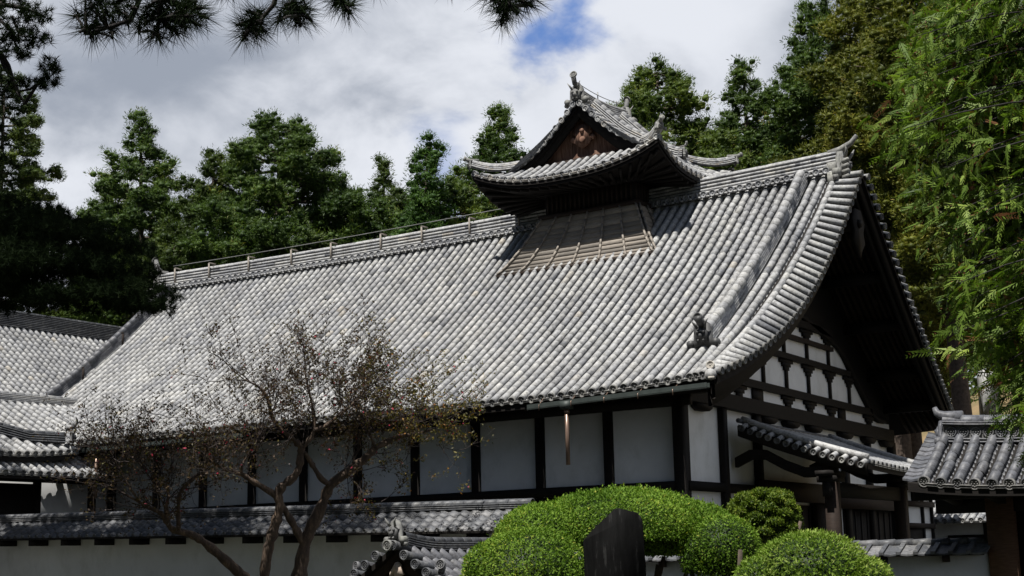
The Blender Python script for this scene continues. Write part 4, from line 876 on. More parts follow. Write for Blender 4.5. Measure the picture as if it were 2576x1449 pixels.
# ================================================================ STONE MONUMENT
c0 = np.array([7.05, -14.95, 0]); ex = CR*np.array([1, 1, 0]); ex /= np.linalg.norm(ex); ey = np.array([-ex[1], ex[0], 0]); d = MB()
st = [(-.385, 0), (-.37, 1.45), (-.37, 1.87), (-.33, 1.92), (0.0, 2.235), (0.08, 2.25), (.285, 2.19), (.355, 2.11), (.37, 1.45), (.38, 0)]
pr_ = []
for (a, b), (a2, b2) in zip(st, st[1:]+st[:1]):
    for q in np.linspace(0, 1, 5, endpoint=False): pr_.append((a+(a2-a)*q+random.uniform(-.005, .005), b+(b2-b)*q+(random.uniform(-.005, .005) if b > 0 else 0)))
d.prism(pr_, c0, ex, (0, 0, 1), ey, 0.2)
stele = obj('stone_monument', d, SLATE, off=c0); tag(stele, 'dark upright slate monument with slanted pointed top in front of the round shrubs', 'stone monument')
d = MB(); p = at(2491, 975, 70); d.prism([(-.42, -1.6), (-.4, .6), (-.3, .85), (.25, .8), (.38, .6), (.42, -1.6)], p, CR, (0, 0, 1), nrm(_f*np.array([1, 1, 0])), 0.6); o = obj('stone_pillar', d, GREYSTONE, off=p); tag(o, 'pale grey stone pillar standing on the wooded slope beyond the gate roof', 'stone pillar')
# ================================================================ VEGETATION HELPERS
def rand_unit(r, n): v = r.normal(size=(n, 3)); return nrm(v)
def leaf_quads(mb, C, A, Bv, L, Wd, val):
    """pointed leaves: centre base C, long axis A, width axis Bv"""
    L = np.broadcast_to(L, (len(C),))[:, None]; Wd = np.broadcast_to(Wd, (len(C),))[:, None]
    V = np.stack([C, C+A*L*0.45+Bv*Wd/2, C+A*L, C+A*L*0.45-Bv*Wd/2], 1).reshape(-1, 3)
    i = np.arange(len(C))[:, None]*4; mb.add(V, i+np.array([[0, 1, 2, 3]]), val=val)
def tufts(mb, T, R, r, K, val, ll=0.55, lw=0.4, squash=0.8, up=0.35):
    """rounded clumps of short sprays round the points T"""
    n = len(T); U = rand_unit(r, n*K).reshape(n, K, 3); rad = r.uniform(0.35, 1.0, (n, K, 1))**0.6
    P = T[:, None]+U*rad*R[:, None, None]*np.array([1, 1, squash])
    A = nrm(U*1.0+np.array([0, 0, up])+r.normal(0, 0.45, (n, K, 3))); B = nrm(np.cross(A, r.normal(size=(n, K, 3))))
    L = (R[:, None]*ll*r.uniform(0.7, 1.2, (n, K))); vv = np.clip(np.repeat(val[:, None], K, 1)+r.normal(0, 0.13, (n, K)), 0, 1)
    leaf_quads(mb, (P-A*L[..., None]*0.4).reshape(-1, 3), A.reshape(-1, 3), B.reshape(-1, 3), L.ravel(), (L*lw/0.55*0.75).ravel(), vv.ravel())
_ph = (1+5**0.5)/2
ICO = nrm(np.array([(-1, _ph, 0), (1, _ph, 0), (-1, -_ph, 0), (1, -_ph, 0), (0, -1, _ph), (0, 1, _ph), (0, -1, -_ph), (0, 1, -_ph), (_ph, 0, -1), (_ph, 0, 1), (-_ph, 0, -1), (-_ph, 0, 1)]))
ICF = np.array([(0, 11, 5), (0, 5, 1), (0, 1, 7), (0, 7, 10), (0, 10, 11), (1, 5, 9), (5, 11, 4), (11, 10, 2), (10, 7, 6), (7, 1, 8), (3, 9, 4), (3, 4, 2), (3, 2, 6), (3, 6, 8), (3, 8, 9), (4, 9, 5), (2, 4, 11), (6, 2, 10), (8, 6, 7), (9, 8, 1)])
def cores(mb, T, R, r, val, squash=0.8):
    n = len(T); V = T[:, None]+ICO[None]*R[:, None, None]*r.uniform(0.75, 1.15, (n, 12, 1))*np.array([1, 1, squash])
    mb.add(V.reshape(-1, 3), None, ((np.arange(n)*12)[:, None, None]+ICF[None]).reshape(-1, 3), val=np.repeat(val, 20))
def cedar(name, label, base, H, R, seed, mat, prof, h0=0.25, nb=70, tr_=0.42, lf=(0.42, 0.15), group='tall conifers behind the temple', cat='conifer tree', dens=1.0, K=15, bark=BARK, droop=0.12):
    r = np.random.default_rng(seed); base = np.asarray(base, float); root = thing(name, label, cat, base, group)
    tk = MB(); lean = r.normal(0, 0.012, 2)
    trunk = np.array([base+(lean[0]*h*H, lean[1]*h*H, h*H) for h in np.linspace(-0.03, 0.97, 9)]); tk.tube(trunk, np.linspace(0.028*H*0.55+0.08, 0.05, 9), 9)
    T = []; RR_ = []; VV = []
    for i in range(nb):
        q = (i+r.uniform(0, 1))/nb; h = h0+(1-h0)*q; az = i*2.39996+r.normal(0, 0.35)
        L = R*prof(q)*r.uniform(0.72, 1.14); c = base+np.array([lean[0]*h*H, lean[1]*h*H, h*H]); dv = np.array([math.cos(az), math.sin(az), 0])
        bend = lambda f: c+dv*L*f+np.array([0, 0, (-droop*f+0.16*f*f)*L*1.4])
        if L > 0.6: tk.tube([bend(f) for f in (0, 0.4, 0.75, 0.95)], [0.03+0.02*L, 0.025+0.012*L, 0.03, 0.015], 4, cap=False)
        n = max(3, int(dens*(2.2+L*L*2.0+3.2*L)))
        f = r.uniform(0.28, 1.0, n)**0.75; sp = (0.10+0.30*L*(1-0.45*f))
        P = np.array([bend(k) for k in f]); lat = np.array([-dv[1], dv[0], 0]); P = P+lat*(r.normal(0, 0.55, n)*sp)[:, None]+np.array([0, 0, 1.0])*(r.normal(0.02, 0.16, n))[:, None]
        bb = r.normal(0, 0.12); T.append(P); RR_.append(r.uniform(0.7, 1.25, n)*tr_); VV.append(np.clip(0.42+0.24*r.normal(size=n)*0.6+bb, 0, 1))
    T = np.concatenate(T); cr = MB(); RC = np.concatenate(RR_); VC = np.concatenate(VV); tufts(cr, T, RC, r, K, VC, lf[0], lf[1]); cores(cr, T, RC*0.45, r, np.clip(VC-0.3, 0, 1))
    obj('trunk', tk, bark, root); obj('crown', cr, CEDAR_M if (mat is CEDAR and seed % 2) else mat, root); return root
def dome(mb, c, rad, n, r, leaf, val0=0.5, zmin=-0.1, bump_=0.05, lw=0.55, shell=0.12, spread=0.18):
    """clipped shrub surface of small leaves"""
    c = np.asarray(c, float); rad = np.asarray(rad, float); U = rand_unit(r, int(n*2.4)); U = U[U[:, 2] > zmin][:n]; n = len(U)
    ph = r.uniform(0, 6.28, 9); k = r.normal(0, 3.2, (9, 3)); bmp = sum(np.sin(U@k[i]*1.5+ph[i]) for i in range(9))/9
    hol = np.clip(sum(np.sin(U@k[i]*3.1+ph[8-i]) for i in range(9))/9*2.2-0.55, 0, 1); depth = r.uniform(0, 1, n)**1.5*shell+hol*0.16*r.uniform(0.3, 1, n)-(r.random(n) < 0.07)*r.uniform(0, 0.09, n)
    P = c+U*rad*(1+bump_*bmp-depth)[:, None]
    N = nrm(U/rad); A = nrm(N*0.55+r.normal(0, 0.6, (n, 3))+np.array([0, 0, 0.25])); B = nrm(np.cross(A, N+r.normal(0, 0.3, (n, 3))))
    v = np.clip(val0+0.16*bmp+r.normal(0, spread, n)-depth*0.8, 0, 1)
    v = np.where(r.random(n) < 0.02, 1.0, np.clip(v+0.22*np.sin(P[:, 0]*2.3+P[:, 2]*3.1+ph[0])*np.sin(P[:, 1]*2.9+ph[1]), 0, 0.95))
    leaf_quads(mb, P, A, B, leaf*r.uniform(0.55, 1.5, n), leaf*lw*r.uniform(0.6, 1.3, n), v)
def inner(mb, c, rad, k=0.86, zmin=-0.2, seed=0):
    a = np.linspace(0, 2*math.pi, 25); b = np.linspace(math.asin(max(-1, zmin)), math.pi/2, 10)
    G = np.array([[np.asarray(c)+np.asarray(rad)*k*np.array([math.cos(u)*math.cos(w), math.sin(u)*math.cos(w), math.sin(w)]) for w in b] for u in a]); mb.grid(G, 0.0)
# ---------------------------------------------------------------- tall trees behind
p_round = lambda q: (0.6+0.4*min(1, q*2.2))*max(0.14, (1-max(0, q-0.3)/0.7)**0.5)
p_cone = lambda q: max(0.10, 1-q)**0.9*0.95+0.06
p_tier = lambda q: (0.34+0.66*(1-q)**0.9)*(0.74+0.38*abs(math.sin(q*11)))*max(0.34, min(1, (1-q)*4.5+0.15))
p_ball = lambda q: max(0.2, math.sin(math.pi*(0.16+0.80*q))**0.8)
def hillz(x, y): return -0.1+max(0, (y-21))*0.44*(1-0.35*min(1, max(0, y-60)/150))*min(1, 0.35+max(0, (x+30))/60)
CEDAR_M = leaf_mat('mid_green_cedar_foliage', [(0, (0.028, 0.055, 0.013)), (0.5, (0.09, 0.145, 0.034)), (0.85, (0.155, 0.215, 0.05)), (1, (0.26, 0.2, 0.05))], 0.3)
TREES = [
 # name, px, top py, Z, R, prof, mat, nb, h0, label
 ('cedar', 20, 178, 92, 5.2, p_round, CEDAR_D, 100, 0.3, 'dark dense cedar at the left edge behind the shaded pine'),
 ('cedar', 385, 293, 76, 5.0, p_tier, CEDAR, 84, 0.35, 'tiered cedar with the narrowest pointed top left of the hall ridge'),
 ('cedar', 512, 378, 73, 3.6, p_round, CEDAR_D, 76, 0.3, 'slim dark cedar between the tiered cedar and the big round cedar'),
 ('cedar', 703, 306, 74, 5.2, p_ball, CEDAR, 110, 0.42, 'big round topped cedar above the left part of the hall ridge'),
 ('cedar', 285, 478, 80, 4.4, p_round, CEDAR, 96, 0.3, 'low broad cedar under the tiered cedar at left'),
 ('cedar', 600, 560, 69, 4.4, p_round, CEDAR, 90, 0.3, 'low bushy cedar right behind the left hall ridge'),
 ('cedar', 955, 396, 82, 2.7, p_tier, CEDAR_D, 60, 0.35, 'thin dark cedar with sparse knobbly top left of the pale young conifer'),
 ('cedar', 872, 470, 76, 3.6, p_round, CEDAR, 76, 0.3, 'short rounded cedar right of the big round cedar'),
 ('young_conifer', 1043, 360, 67, 3.9, p_cone, YOUNG, 100, 0.2, 'fresh green pointed young conifer left of the turret'),
 ('cedar', 1235, 272, 72, 4.5, p_tier, CEDAR, 100, 0.3, 'tall loose cedar rising just left of the smoke turret'),
 ('cedar', 1140, 460, 68, 3.8, p_round, CEDAR, 80, 0.3, 'low cedar between the young conifer and the turret'),
 ('cedar', 450, 560, 70, 4.2, p_round, CEDAR_D, 84, 0.3, 'dark low cedar filling the gap under the slim cedar'),
 ('cedar', 760, 540, 70, 4.2, p_round, CEDAR_D, 84, 0.3, 'dark low cedar under the big round cedar beside the ridge'),
 ('cedar', 925, 505, 72, 4.0, p_round, CEDAR, 84, 0.3, 'low green cedar under the thin dark cedar behind the ridge'),
 ('cedar', 1010, 480, 78, 4.2, p_round, CEDAR_D, 84, 0.3, 'dark cedar right behind the fresh green young conifer'),
 ('cedar', 1345, 400, 76, 3.8, p_round, CEDAR, 80, 0.3, 'cedar half hidden by the left eave of the smoke turret'),
 ('cedar', 1660, 168, 71, 4.3, p_ball, CEDAR, 100, 0.42, 'round crowned cedar just right of the turret finial'),
 ('cedar', 1865, 158, 74, 4.0, p_tier, CEDAR, 92, 0.35, 'cedar with bare pale stems above the right hall ridge'),
 ('cedar', 1755, 335, 78, 4.2, p_round, CEDAR_D, 84, 0.3, 'low dark cedar behind the right side of the turret roof'),
 ('cedar', 2050, -6, 69, 4.8, p_tier, CEDAR, 116, 0.3, 'tallest knobbly cedar against the sky above the ridge ornament'),
 ('cedar', 1960, 300, 74, 4.4, p_round, CEDAR, 90, 0.3, 'mid height cedar directly behind the right end of the hall ridge'),
 ('olive_conifer', 2190, -60, 60, 4.4, p_round, OLIVE, 130, 0.3, 'olive yellow conifer above the gable end of the hall'),
 ('olive_conifer', 2340, -160, 55, 4.2, p_round, OLIVE, 120, 0.4, 'olive conifer with bare lower trunk behind the right hanging cedar boughs'),
 ('cedar', 2480, -120, 64, 4.6, p_round, CEDAR_D, 110, 0.35, 'dark cedar filling the gap behind the hanging boughs at right'),
 ('cedar', 2250, 330, 64, 3.6, p_round, OLIVE, 90, 0.3, 'short olive cedar beside the far verge of the hall gable'),
]
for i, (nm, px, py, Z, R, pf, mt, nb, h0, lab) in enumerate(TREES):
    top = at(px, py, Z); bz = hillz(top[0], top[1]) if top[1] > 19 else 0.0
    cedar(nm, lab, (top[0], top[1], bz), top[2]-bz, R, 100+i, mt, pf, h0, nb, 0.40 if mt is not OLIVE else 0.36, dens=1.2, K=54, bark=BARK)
# far wood on the slope: one mass
r = np.random.default_rng(5); fm = MB(); T = []
for k in range(150):
    x = r.uniform(-75, 40); y = r.uniform(50, 95); h = r.uniform(11, 17); b = hillz(x, y); n = 60; q = r.uniform(0.1, 1, n); a = r.uniform(0, 6.28, n); R0 = 3.2*np.maximum(0.15, 1-q)**0.6
    T.append(np.stack([x+R0*np.cos(a)*r.uniform(.5, 1, n), y+R0*np.sin(a)*r.uniform(.5, 1, n), b*0.6+q*h], 1))
T = np.concatenate(T); tufts(fm, T, np.full(len(T), 0.9), r, 9, r.uniform(0, 0.6, len(T)), 0.6)
o = obj('far_wood', fm, CEDAR_D); o['kind'] = 'stuff'; tag(o, 'dark conifer wood filling the slope behind the nearer trees', 'wood')
# ---------------------------------------------------------------- hanging boughs of the near cedar at the right
NC = thing('near_cedar', 'bright green cedar with drooping sprays and brown dead tips along the right edge', 'cedar tree', (14.6, -12.5, 0))
r = np.random.default_rng(8); tk = MB(); tk.tube([(14.6, -12.5, z) for z in (-0.1, 3, 6, 9, 12, 14)], [0.36, 0.3, 0.26, 0.2, 0.12, 0.05], 12)
SP = []
def bough(z0, tgt, n):
    p0 = np.array([14.6, -12.5, z0]); p1 = np.asarray(tgt, float); P = [p0+(p1-p0)*f+np.array([0, 0, 0.5*math.sin(f*2.4)-0.35*f*f]) for f in np.linspace(0, 1, 9)]
    tk.tube(P[5:], np.linspace(0.012, 0.004, 4), 5)
    L = np.linspace(0.3, 1, n)
    for f in L:
        k = f*8; i = min(7, int(k)); q = P[i]+(P[i+1]-P[i])*(k-i); SP.append((q+r.normal(0, 0.10, 3), nrm(p1-p0)))
edge = lambda y: np.interp(y, [-100, 0, 150, 300, 420, 560, 700, 850, 960, 1050, 1130], [2330, 2310, 2250, 2235, 2300, 2350, 2365, 2400, 2485, 2530, 2610])
for k in range(190):
    py = r.uniform(-120, 1090); px = edge(py)+abs(r.normal(0, 95))+r.uniform(0, 30); Z = 16.6+r.normal(0, 0.8)+(2576-min(2576, px))/500
    if px > 2720: continue
    tgt = at(px, py, Z); bough(tgt[2]+r.uniform(0.0, 0.7), tgt, 11)
obj('trunk', tk, BARK_D, NC)
cr = MB()
for q, ax in SP:
    for _ in range(6):
        dv = nrm(ax*r.uniform(0.2, 0.9)+r.normal(0, 0.55, 3)+np.array([0, 0, -0.45])); sidev = nrm(np.cross(dv, r.normal(size=3))); Ls = r.uniform(0.12, 0.32); m = 9
        f = np.linspace(0.08, 1, m); base = q+r.normal(0, 0.09, 3); sagv = np.array([0, 0, -0.16])*Ls
        brown = r.random() < 0.05; v0 = 0.97 if brown else np.clip(r.normal(0.45, 0.2), 0, 0.84)
        for sgn in (-1, 1):
            C = base+dv*Ls*f[:, None]+sagv*(f**2)[:, None]; A = nrm(dv*0.85+sidev*sgn*0.75+np.array([0, 0, -0.25])+r.normal(0, 0.12, (m, 3))); B = nrm(np.cross(A, np.cross(dv, sidev)))
            leaf_quads(cr, C, A, B, Ls*0.27*(1.15-f*0.7), 0.015, np.where(r.random(m) < 0.05, 0.96, np.clip(v0+r.normal(0, 0.06, m), 0, 0.86 if not brown else 1)))
        leaf_quads(cr, base[None], dv[None], sidev[None], Ls*1.1, 0.03, [min(1, v0)])
obj('crown', cr, SPRAY, NC)
# inner, shaded foliage mass of the same tree
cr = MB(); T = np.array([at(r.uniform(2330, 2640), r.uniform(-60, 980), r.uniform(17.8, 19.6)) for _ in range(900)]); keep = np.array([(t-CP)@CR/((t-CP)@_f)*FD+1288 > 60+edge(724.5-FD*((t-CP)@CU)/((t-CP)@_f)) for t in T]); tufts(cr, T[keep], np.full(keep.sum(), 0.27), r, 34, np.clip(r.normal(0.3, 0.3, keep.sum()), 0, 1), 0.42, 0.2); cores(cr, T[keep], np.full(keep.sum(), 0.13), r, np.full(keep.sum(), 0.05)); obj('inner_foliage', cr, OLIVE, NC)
# ---------------------------------------------------------------- pines
def needle_tufts(mb, T, D, r, K, L, w, val=0.4, cone=0.9, stem=0.10):
    n = len(T); U = nrm(D[:, None]*(1-cone*r.uniform(0, 1, (n, K, 1))**0.7)*1.0+rand_unit(r, n*K).reshape(n, K, 3)*cone)
    P = T[:, None]-D[:, None]*r.uniform(0, stem, (n, K, 1)); B = nrm(np.cross(U, r.normal(size=(n, K, 3)))); LL = L*r.uniform(0.75, 1.1, (n, K, 1))
    V = np.stack([P-B*w/2, P+B*w/2, P+U*LL], 2).reshape(-1, 3); i = np.arange(n*K)[:, None]*3
    mb.add(V, None, i+np.array([[0, 1, 2]]), val=np.clip(val+r.normal(0, 0.2, n*K), 0, 1))
PN = thing('pine_tree', 'tall dark pine whose shaded boughs fill the left edge', 'pine tree', (-19.0, -11.0, 0))
r = np.random.default_rng(14); tk = MB(); tk.tube([(-19.0, -11.0, -0.1), (-18.8, -10.9, 4), (-18.1, -10.8, 8), (-17.6, -11.2, 12), (-16.5, -11.6, 16)], [0.4, 0.34, 0.28, 0.2, 0.08], 10)
TP = []; 
def pad(c, a, b, h, n, tilt=(0, 0)):          # a flat layer of needle clusters
    u = rand_unit(r, n); q = r.uniform(0.1, 1, n)**0.5; P = np.asarray(c)+np.stack([u[:, 0]*a*q, u[:, 1]*b*q, np.abs(u[:, 2])*h*q], 1); P[:, 2] += tilt[0]*(P[:, 0]-c[0])+tilt[1]*(P[:, 1]-c[1]); TP.append(P)
    if c[2] < 12: return
    p0 = np.array([-18.0, -11.0, c[2]-1.0]); tk.tube([p0, (p0+np.asarray(c))/2+(0, 0, .2), np.asarray(c)-np.array([0, 0, .1])], [0.12, 0.07, 0.03], 6)
for px, py, Z, a, b, h, n in [(60, 640, 30.5, 1.7, 2.0, 0.8, 330), (200, 640, 30.0, 1.2, 1.8, 0.6, 220), (130, 720, 29.4, 1.5, 1.7, 0.7, 300), (270, 715, 30, 1.0, 1.5, 0.5, 180), (340, 765, 29.6, 0.75, 1.2, 0.4, 120), (20, 780, 30, 1.3, 1.7, 0.7, 240), (215, 785, 29, 1.3, 1.5, 0.45, 240), (365, 800, 29.4, 0.55, 0.8, 0.3, 80), (110, 600, 31, 1.2, 1.6, 0.6, 180), (-80, 640, 30.5, 1.5, 2, 0.9, 220), (-80, 760, 30, 1.5, 2, 0.8, 200), (30, 560, 31, 1.0, 1.5, 0.5, 120), (300, 650, 31.5, 0.6, 1.0, 0.3, 60), (60, 700, 29.0, 1.4, 1.5, 0.8, 240), (-60, 800, 30, 0.7, 1.0, 0.3, 50)]:
    pad(at(px, py-22, Z+4.2), a*1.13, b*1.1, h*1.0, int(n*1.6))
for px, py, Z, a, b, h, n in [(30, 20, 27.5, 0.75, 0.8, 0.25, 70), (95, 35, 27.5, 0.3, 0.5, 0.18, 40), (80, 90, 27.4, 0.42, 0.5, 0.2, 60), (25, 75, 27.5, 0.4, 0.6, 0.2, 40), (40, 130, 27.4, 0.38, 0.5, 0.12, 40), (125, 170, 27.5, 0.17, 0.4, 0.28, 46), (115, 205, 27.5, 0.22, 0.4, 0.10, 40), (75, 205, 27.5, 0.25, 0.4, 0.12, 24), (20, 200, 27.5, 0.3, 0.5, 0.3, 40), (0, 260, 28, 0.4, 0.7, 0.5, 90), (-40, 330, 28, 0.7, 0.9, 0.7, 120), (-20, 430, 28.5, 0.7, 0.9, 0.5, 120), (-40, 80, 27.5, 0.6, 0.9, 0.5, 90)]:
    P0 = at(px, py, Z); u = rand_unit(r, n); q = r.uniform(0.1, 1, n)**0.5; keep_ = r.random(n) < 0.55; TP.append((P0+CR*(u[:, 0]*a*q)[:, None]+np.array([0, 0, 1.0])*(u[:, 2]*h*q)[:, None]+_f*(u[:, 1]*b*q)[:, None])[keep_])
for pts, rr0 in (([(-30, 60), (10, 165), (40, 215), (60, 262), (100, 330-130)], 0.05), ([(0, 130), (22, 165), (42, 230), (75, 225), (120, 190)], 0.045), ([(42, 230), (65, 262), (95, 215)], 0.03), ([(0, 10), (60, 20), (110, 40)], 0.05), ([(30, 40), (50, 90), (90, 95)], 0.03), ([(20, 215), (0, 240)], 0.03), ([(-20, 30), (30, 80), (45, 135)], 0.04)):
    tk.tube([at(x, y, 27.5) for x, y in pts], np.linspace(rr0, rr0*0.4, len(pts)), 6)
for z, yo, n in ((15.7, -9.9, 1600), (14.9, -10.7, 2800), (15.6, -12.2, 2400), (16.4, -13.4, 1600)):           # crown above the picture
    for k in range(4):
        c = (-20.5+k*4.6+r.normal(0, 0.4), yo+r.normal(0, 0.4), z+r.normal(0, 0.2)); pad(c, 2.5, 1.5, 0.7, n//4)
T = np.concatenate(TP); D = nrm(r.normal(0, 0.5, T.shape)+np.array([0, 0, 0.7])); cr = MB(); needle_tufts(cr, T, D, r, 34, 0.17, 0.013, 0.3, 1.0)
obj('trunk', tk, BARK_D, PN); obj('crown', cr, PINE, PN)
# near pine with long needles hanging into the top of the frame
NP = thing('overhanging_pine', 'near pine with long spiky needles hanging into the top of the view', 'pine tree', (9.2, -29.2, 0))
r = np.random.default_rng(15); tk = MB(); tk.tube([(9.2, -29.2, z) for z in (-0.1, 2, 4, 5.6, 7, 8.2)], [0.3, 0.26, 0.22, 0.18, 0.12, 0.05], 10)
cl = MB(); SH = []
def shoot(pts, Z, tips):
    P = [at(x, y, Z+dz) for x, y, dz in pts]; tk.tube(P, np.linspace(0.016, 0.006, len(P)), 6)
    for x, y, dx, dy in tips:
        Zt = Z+r.normal(0, 0.18); p = at(x, y, Zt); dv = nrm(CR*dx-CU*dy+_f*r.normal(0, 0.35)); SH.append((p, dv)); j = np.argmin([np.linalg.norm(p-q) for q in P]); tk.tube([P[j], (P[j]+p)/2+np.array([0, 0, .01]), p], [0.007, 0.006, 0.004], 5)
shoot([(330, -260, 0), (335, -90, 0), (350, 0, 0), (330, 50, 0), (270, 70, 0), (215, 85, 0)], 6.0, [(205, 78, -.7, .5), (190, 40, -1, .1), (240, 62, -.2, .9), (225, 20, -.7, .3), (262, 40, -.3, .6), (285, 66, .1, 1), (300, 30, .3, .6), (322, 62, .2, 1), (250, 5, -.5, .3), (215, -5, -.8, 0), (340, 20, .5, .2), (300, 5, 0, .6), (282, 92, .0, 1), (230, 92, -.5, .9)])
shoot([(400, -250, 0), (410, -90, 0), (405, 0, 0), (400, 50, 0), (395, 85, 0)], 5.9, [(385, 92, -.2, 1), (402, 100, .4, 1), (365, 60, -.3, .8), (425, 70, .6, .8), (440, 45, .7, .3), (465, 68, .9, .6), (478, 40, 1, .2), (500, 62, 1, .5), (470, 15, .8, -.1), (430, 10, .2, .4), (370, 20, -.4, .5), (400, 30, 0, 1), (505, 20, 1, 0), (350, 80, -.2, 1), (445, 85, .5, .9), (415, 55, .2, 1), (455, 55, .3, 1), (380, 45, -.5, .7), (490, 5, .9, -.2), (520, 45, 1, .4)])
shoot([(690, -250, .1), (700, -60, 0), (690, 10, 0), (660, 45, 0), (630, 75, 0)], 6.1, [(618, 86, -.4, .9), (645, 92, .2, 1), (600, 62, -1, .4), (640, 55, -.5, .6), (660, 78, .3, 1), (625, 30, -.8, -.1), (612, 98, -.6, 1), (655, 60, .6, .6)])
shoot([(740, -200, 0), (745, -50, 0), (735, 15, 0), (745, 40, 0)], 6.1, [(742, 48, .1, 1), (765, 40, .8, .5), (715, 40, -.5, .8), (770, 20, 1, 0), (720, 12, -.6, .1), (700, 55, -.2, 1), (755, 62, .4, 1), (780, 48, 1, .6)])
shoot([(850, -160, 0), (855, -30, 0), (862, 15, 0)], 6.2, [(840, 12, -.6, .7), (868, 25, .3, 1), (885, 12, .9, .3), (830, -5, -.7, .2), (880, 30, .6, .8)])
shoot([(1260, -200, 0), (1265, -40, 0), (1272, 30, 0), (1276, 52, 0)], 6.0, [(1275, 48, .1, 1), (1252, 28, -.7, .8), (1300, 30, .7, .8), (1240, 0, -.9, .3), (1322, 8, 1, .4), (1285, 15, .3, .7), (1345, -4, 1, .2), (1225, -12, -.8, .1), (1335, 14, .9, .6), (1262, 60, -.1, 1)])
shoot([(560, -160, 0), (565, -40, 0)], 6.2, [(560, -12, -.2, 1), (590, -20, .6, .8)])
shoot([(940, -160, 0), (945, -40, 0)], 6.2, [(945, -30, 0, 1), (1130, -36, 0, 1)])
shoot([(250, -160, 0), (245, -60, 0)], 6.3, [(240, -40, -.3, .8), (280, -30, .3, .8), (330, -40, .2, .8), (450, -30, .5, .6), (380, -30, 0, .8)])
NS = len(SH)
for k in range(900):                       # the rest of the crown, above the frame
    q = np.array([r.uniform(7.5, 16.5), r.uniform(-31.5, -25.5), r.uniform(5.2, 8.2)]); x_, y_, z_ = (q-CP)@CR, (q-CP)@CU, (q-CP)@_f
    if z_ > 0.5 and 724.5-FD*y_/z_ > -160: continue
    SH.append((q, nrm(r.normal(0, 0.6, 3)+np.array([0, 0, 0.5])))); 
    if k % 20 == 0: tk.tube([(9.2, -29.2, min(8, q[2]-0.4)), (q+np.array([9.2, -29.2, q[2]]))/2, q], [0.04, 0.02, 0.006], 5)
T = np.array([s_[0] for s_ in SH]); D = np.array([s_[1] for s_ in SH]); needle_tufts(cl, T[:NS], D[:NS], r, 85, 0.115, 0.0034, 0.15, 0.9, 0.07); needle_tufts(cl, T[NS:], D[NS:], r, 60, 0.16, 0.008, 0.15, 1.0, 0.12)
for p, dv in SH[:NS]: tk.tube([p-dv*0.02, p+dv*0.012], [0.010, 0.004], 6)
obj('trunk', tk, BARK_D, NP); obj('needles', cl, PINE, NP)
# ---------------------------------------------------------------- crape myrtle
CM = thing('crape_myrtle', 'almost bare crape myrtle with twisting brown trunks and sparse autumn leaves', 'crape myrtle', at(740, 1560, 29.5)*np.array([1, 1, 0]))
r = np.random.default_rng(16); ZM = 29.5
def q8(x, y): return (377.4+.4576*x, 786.3+.4576*y)
def limb(pts, w0, w1, z0=0.0, z1=0.0, n8=True, k=9):
    P = []; 
    for i, (x, y) in enumerate(pts):
        a, b = q8(x, y) if n8 else (x, y); f = i/max(1, len(pts)-1); P.append(at(a, b, ZM+z0+(z1-z0)*f))
    P = np.array(P); t = np.linspace(0, 1, len(P)); tt = np.linspace(0, 1, len(P)*4-3)
    Q = np.stack([np.interp(tt, t, P[:, c]) for c in range(3)], 1)
    for _ in range(2): Q[1:-1] = (Q[:-2]+2*Q[1:-1]+Q[2:])/4
    sc = 0.4576*ZM/FD
    rad = np.interp(tt, t, np.linspace(w0, w1, len(P)))*sc/2*(1+0.13*r.normal(size=len(tt)))
    d = MB(); d.tube(Q, rad, k); return d, Q, rad
tips = []
LIMBS = [([(800, 1620), (820, 1449), (850, 1270), (885, 1180), (930, 1100), (985, 950), (1080, 880), (1200, 790), (1235, 745)], 84, 42, 0, .3), ([(1235, 745), (1300, 712), (1370, 680), (1480, 665), (1560, 640)], 40, 10, .3, .6),
 ([(640, 1620), (625, 1449), (650, 1290), (690, 1160), (718, 1060), (700, 1005), (722, 955), (795, 905), (822, 850), (828, 770), (835, 740)], 62, 36, -.2, -.2), ([(835, 740), (780, 690), (705, 630), (668, 575), (655, 500), (640, 450), (590, 400), (520, 370)], 34, 8, -.2, -.5),
 ([(835, 740), (885, 690), (905, 640), (900, 560), (880, 450), (862, 390), (850, 320)], 30, 8, -.2, .1), ([(905, 645), (960, 630), (1030, 570), (1100, 515), (1170, 450), (1200, 400)], 26, 7, -.1, .4),
 ([(695, 1005), (620, 960), (540, 910), (500, 885), (420, 868), (370, 840), (330, 810)], 40, 10, -.2, -.6), ([(500, 885), (505, 830), (540, 790), (590, 700)], 18, 5, -.4, -.7),
 ([(985, 945), (940, 915), (900, 850), (870, 800), (850, 770)], 34, 22, .1, -.2), ([(860, 1300), (825, 1235), (785, 1160), (740, 1085), (700, 1020)], 44, 34, .1, -.2),
 ([(700, 1620), (560, 1500), (480, 1420), (380, 1330), (290, 1255), (220, 1215), (120, 1195), (90, 1145), (60, 1100), (0, 1075), (-80, 1030), (-180, 975)], 70, 10, .3, -.8), ([(95, 1150), (88, 1060), (105, 1000), (80, 960), (60, 900)], 26, 7, -.4, -.6),
 ([(158, 1200), (155, 1090), (160, 985), (230, 920), (285, 885), (325, 860)], 28, 14, -.4, -.6), ([(1240, 740), (1215, 690), (1200, 640), (1185, 560)], 20, 5, .3, .2), ([(985, 950), (1030, 900), (1100, 850), (1180, 700)], 10, 4, .2, .5), ([(-60, 1040), (-150, 900), (-220, 760)], 16, 4, -.7, -.9), ([(120, 1195), (60, 1010), (-40, 840)], 14, 4, -.5, -.8)]
for i, (pts, w0, w1, z0, z1) in enumerate(LIMBS):
    d, Q, rad = limb(pts, w0, w1, z0, z1); obj('trunk' if i in (0, 2, 10) else 'limb', d, BARK_M, CM, smooth=True); tips.append((Q, rad, w0))
tw = MB(); LF = []; 
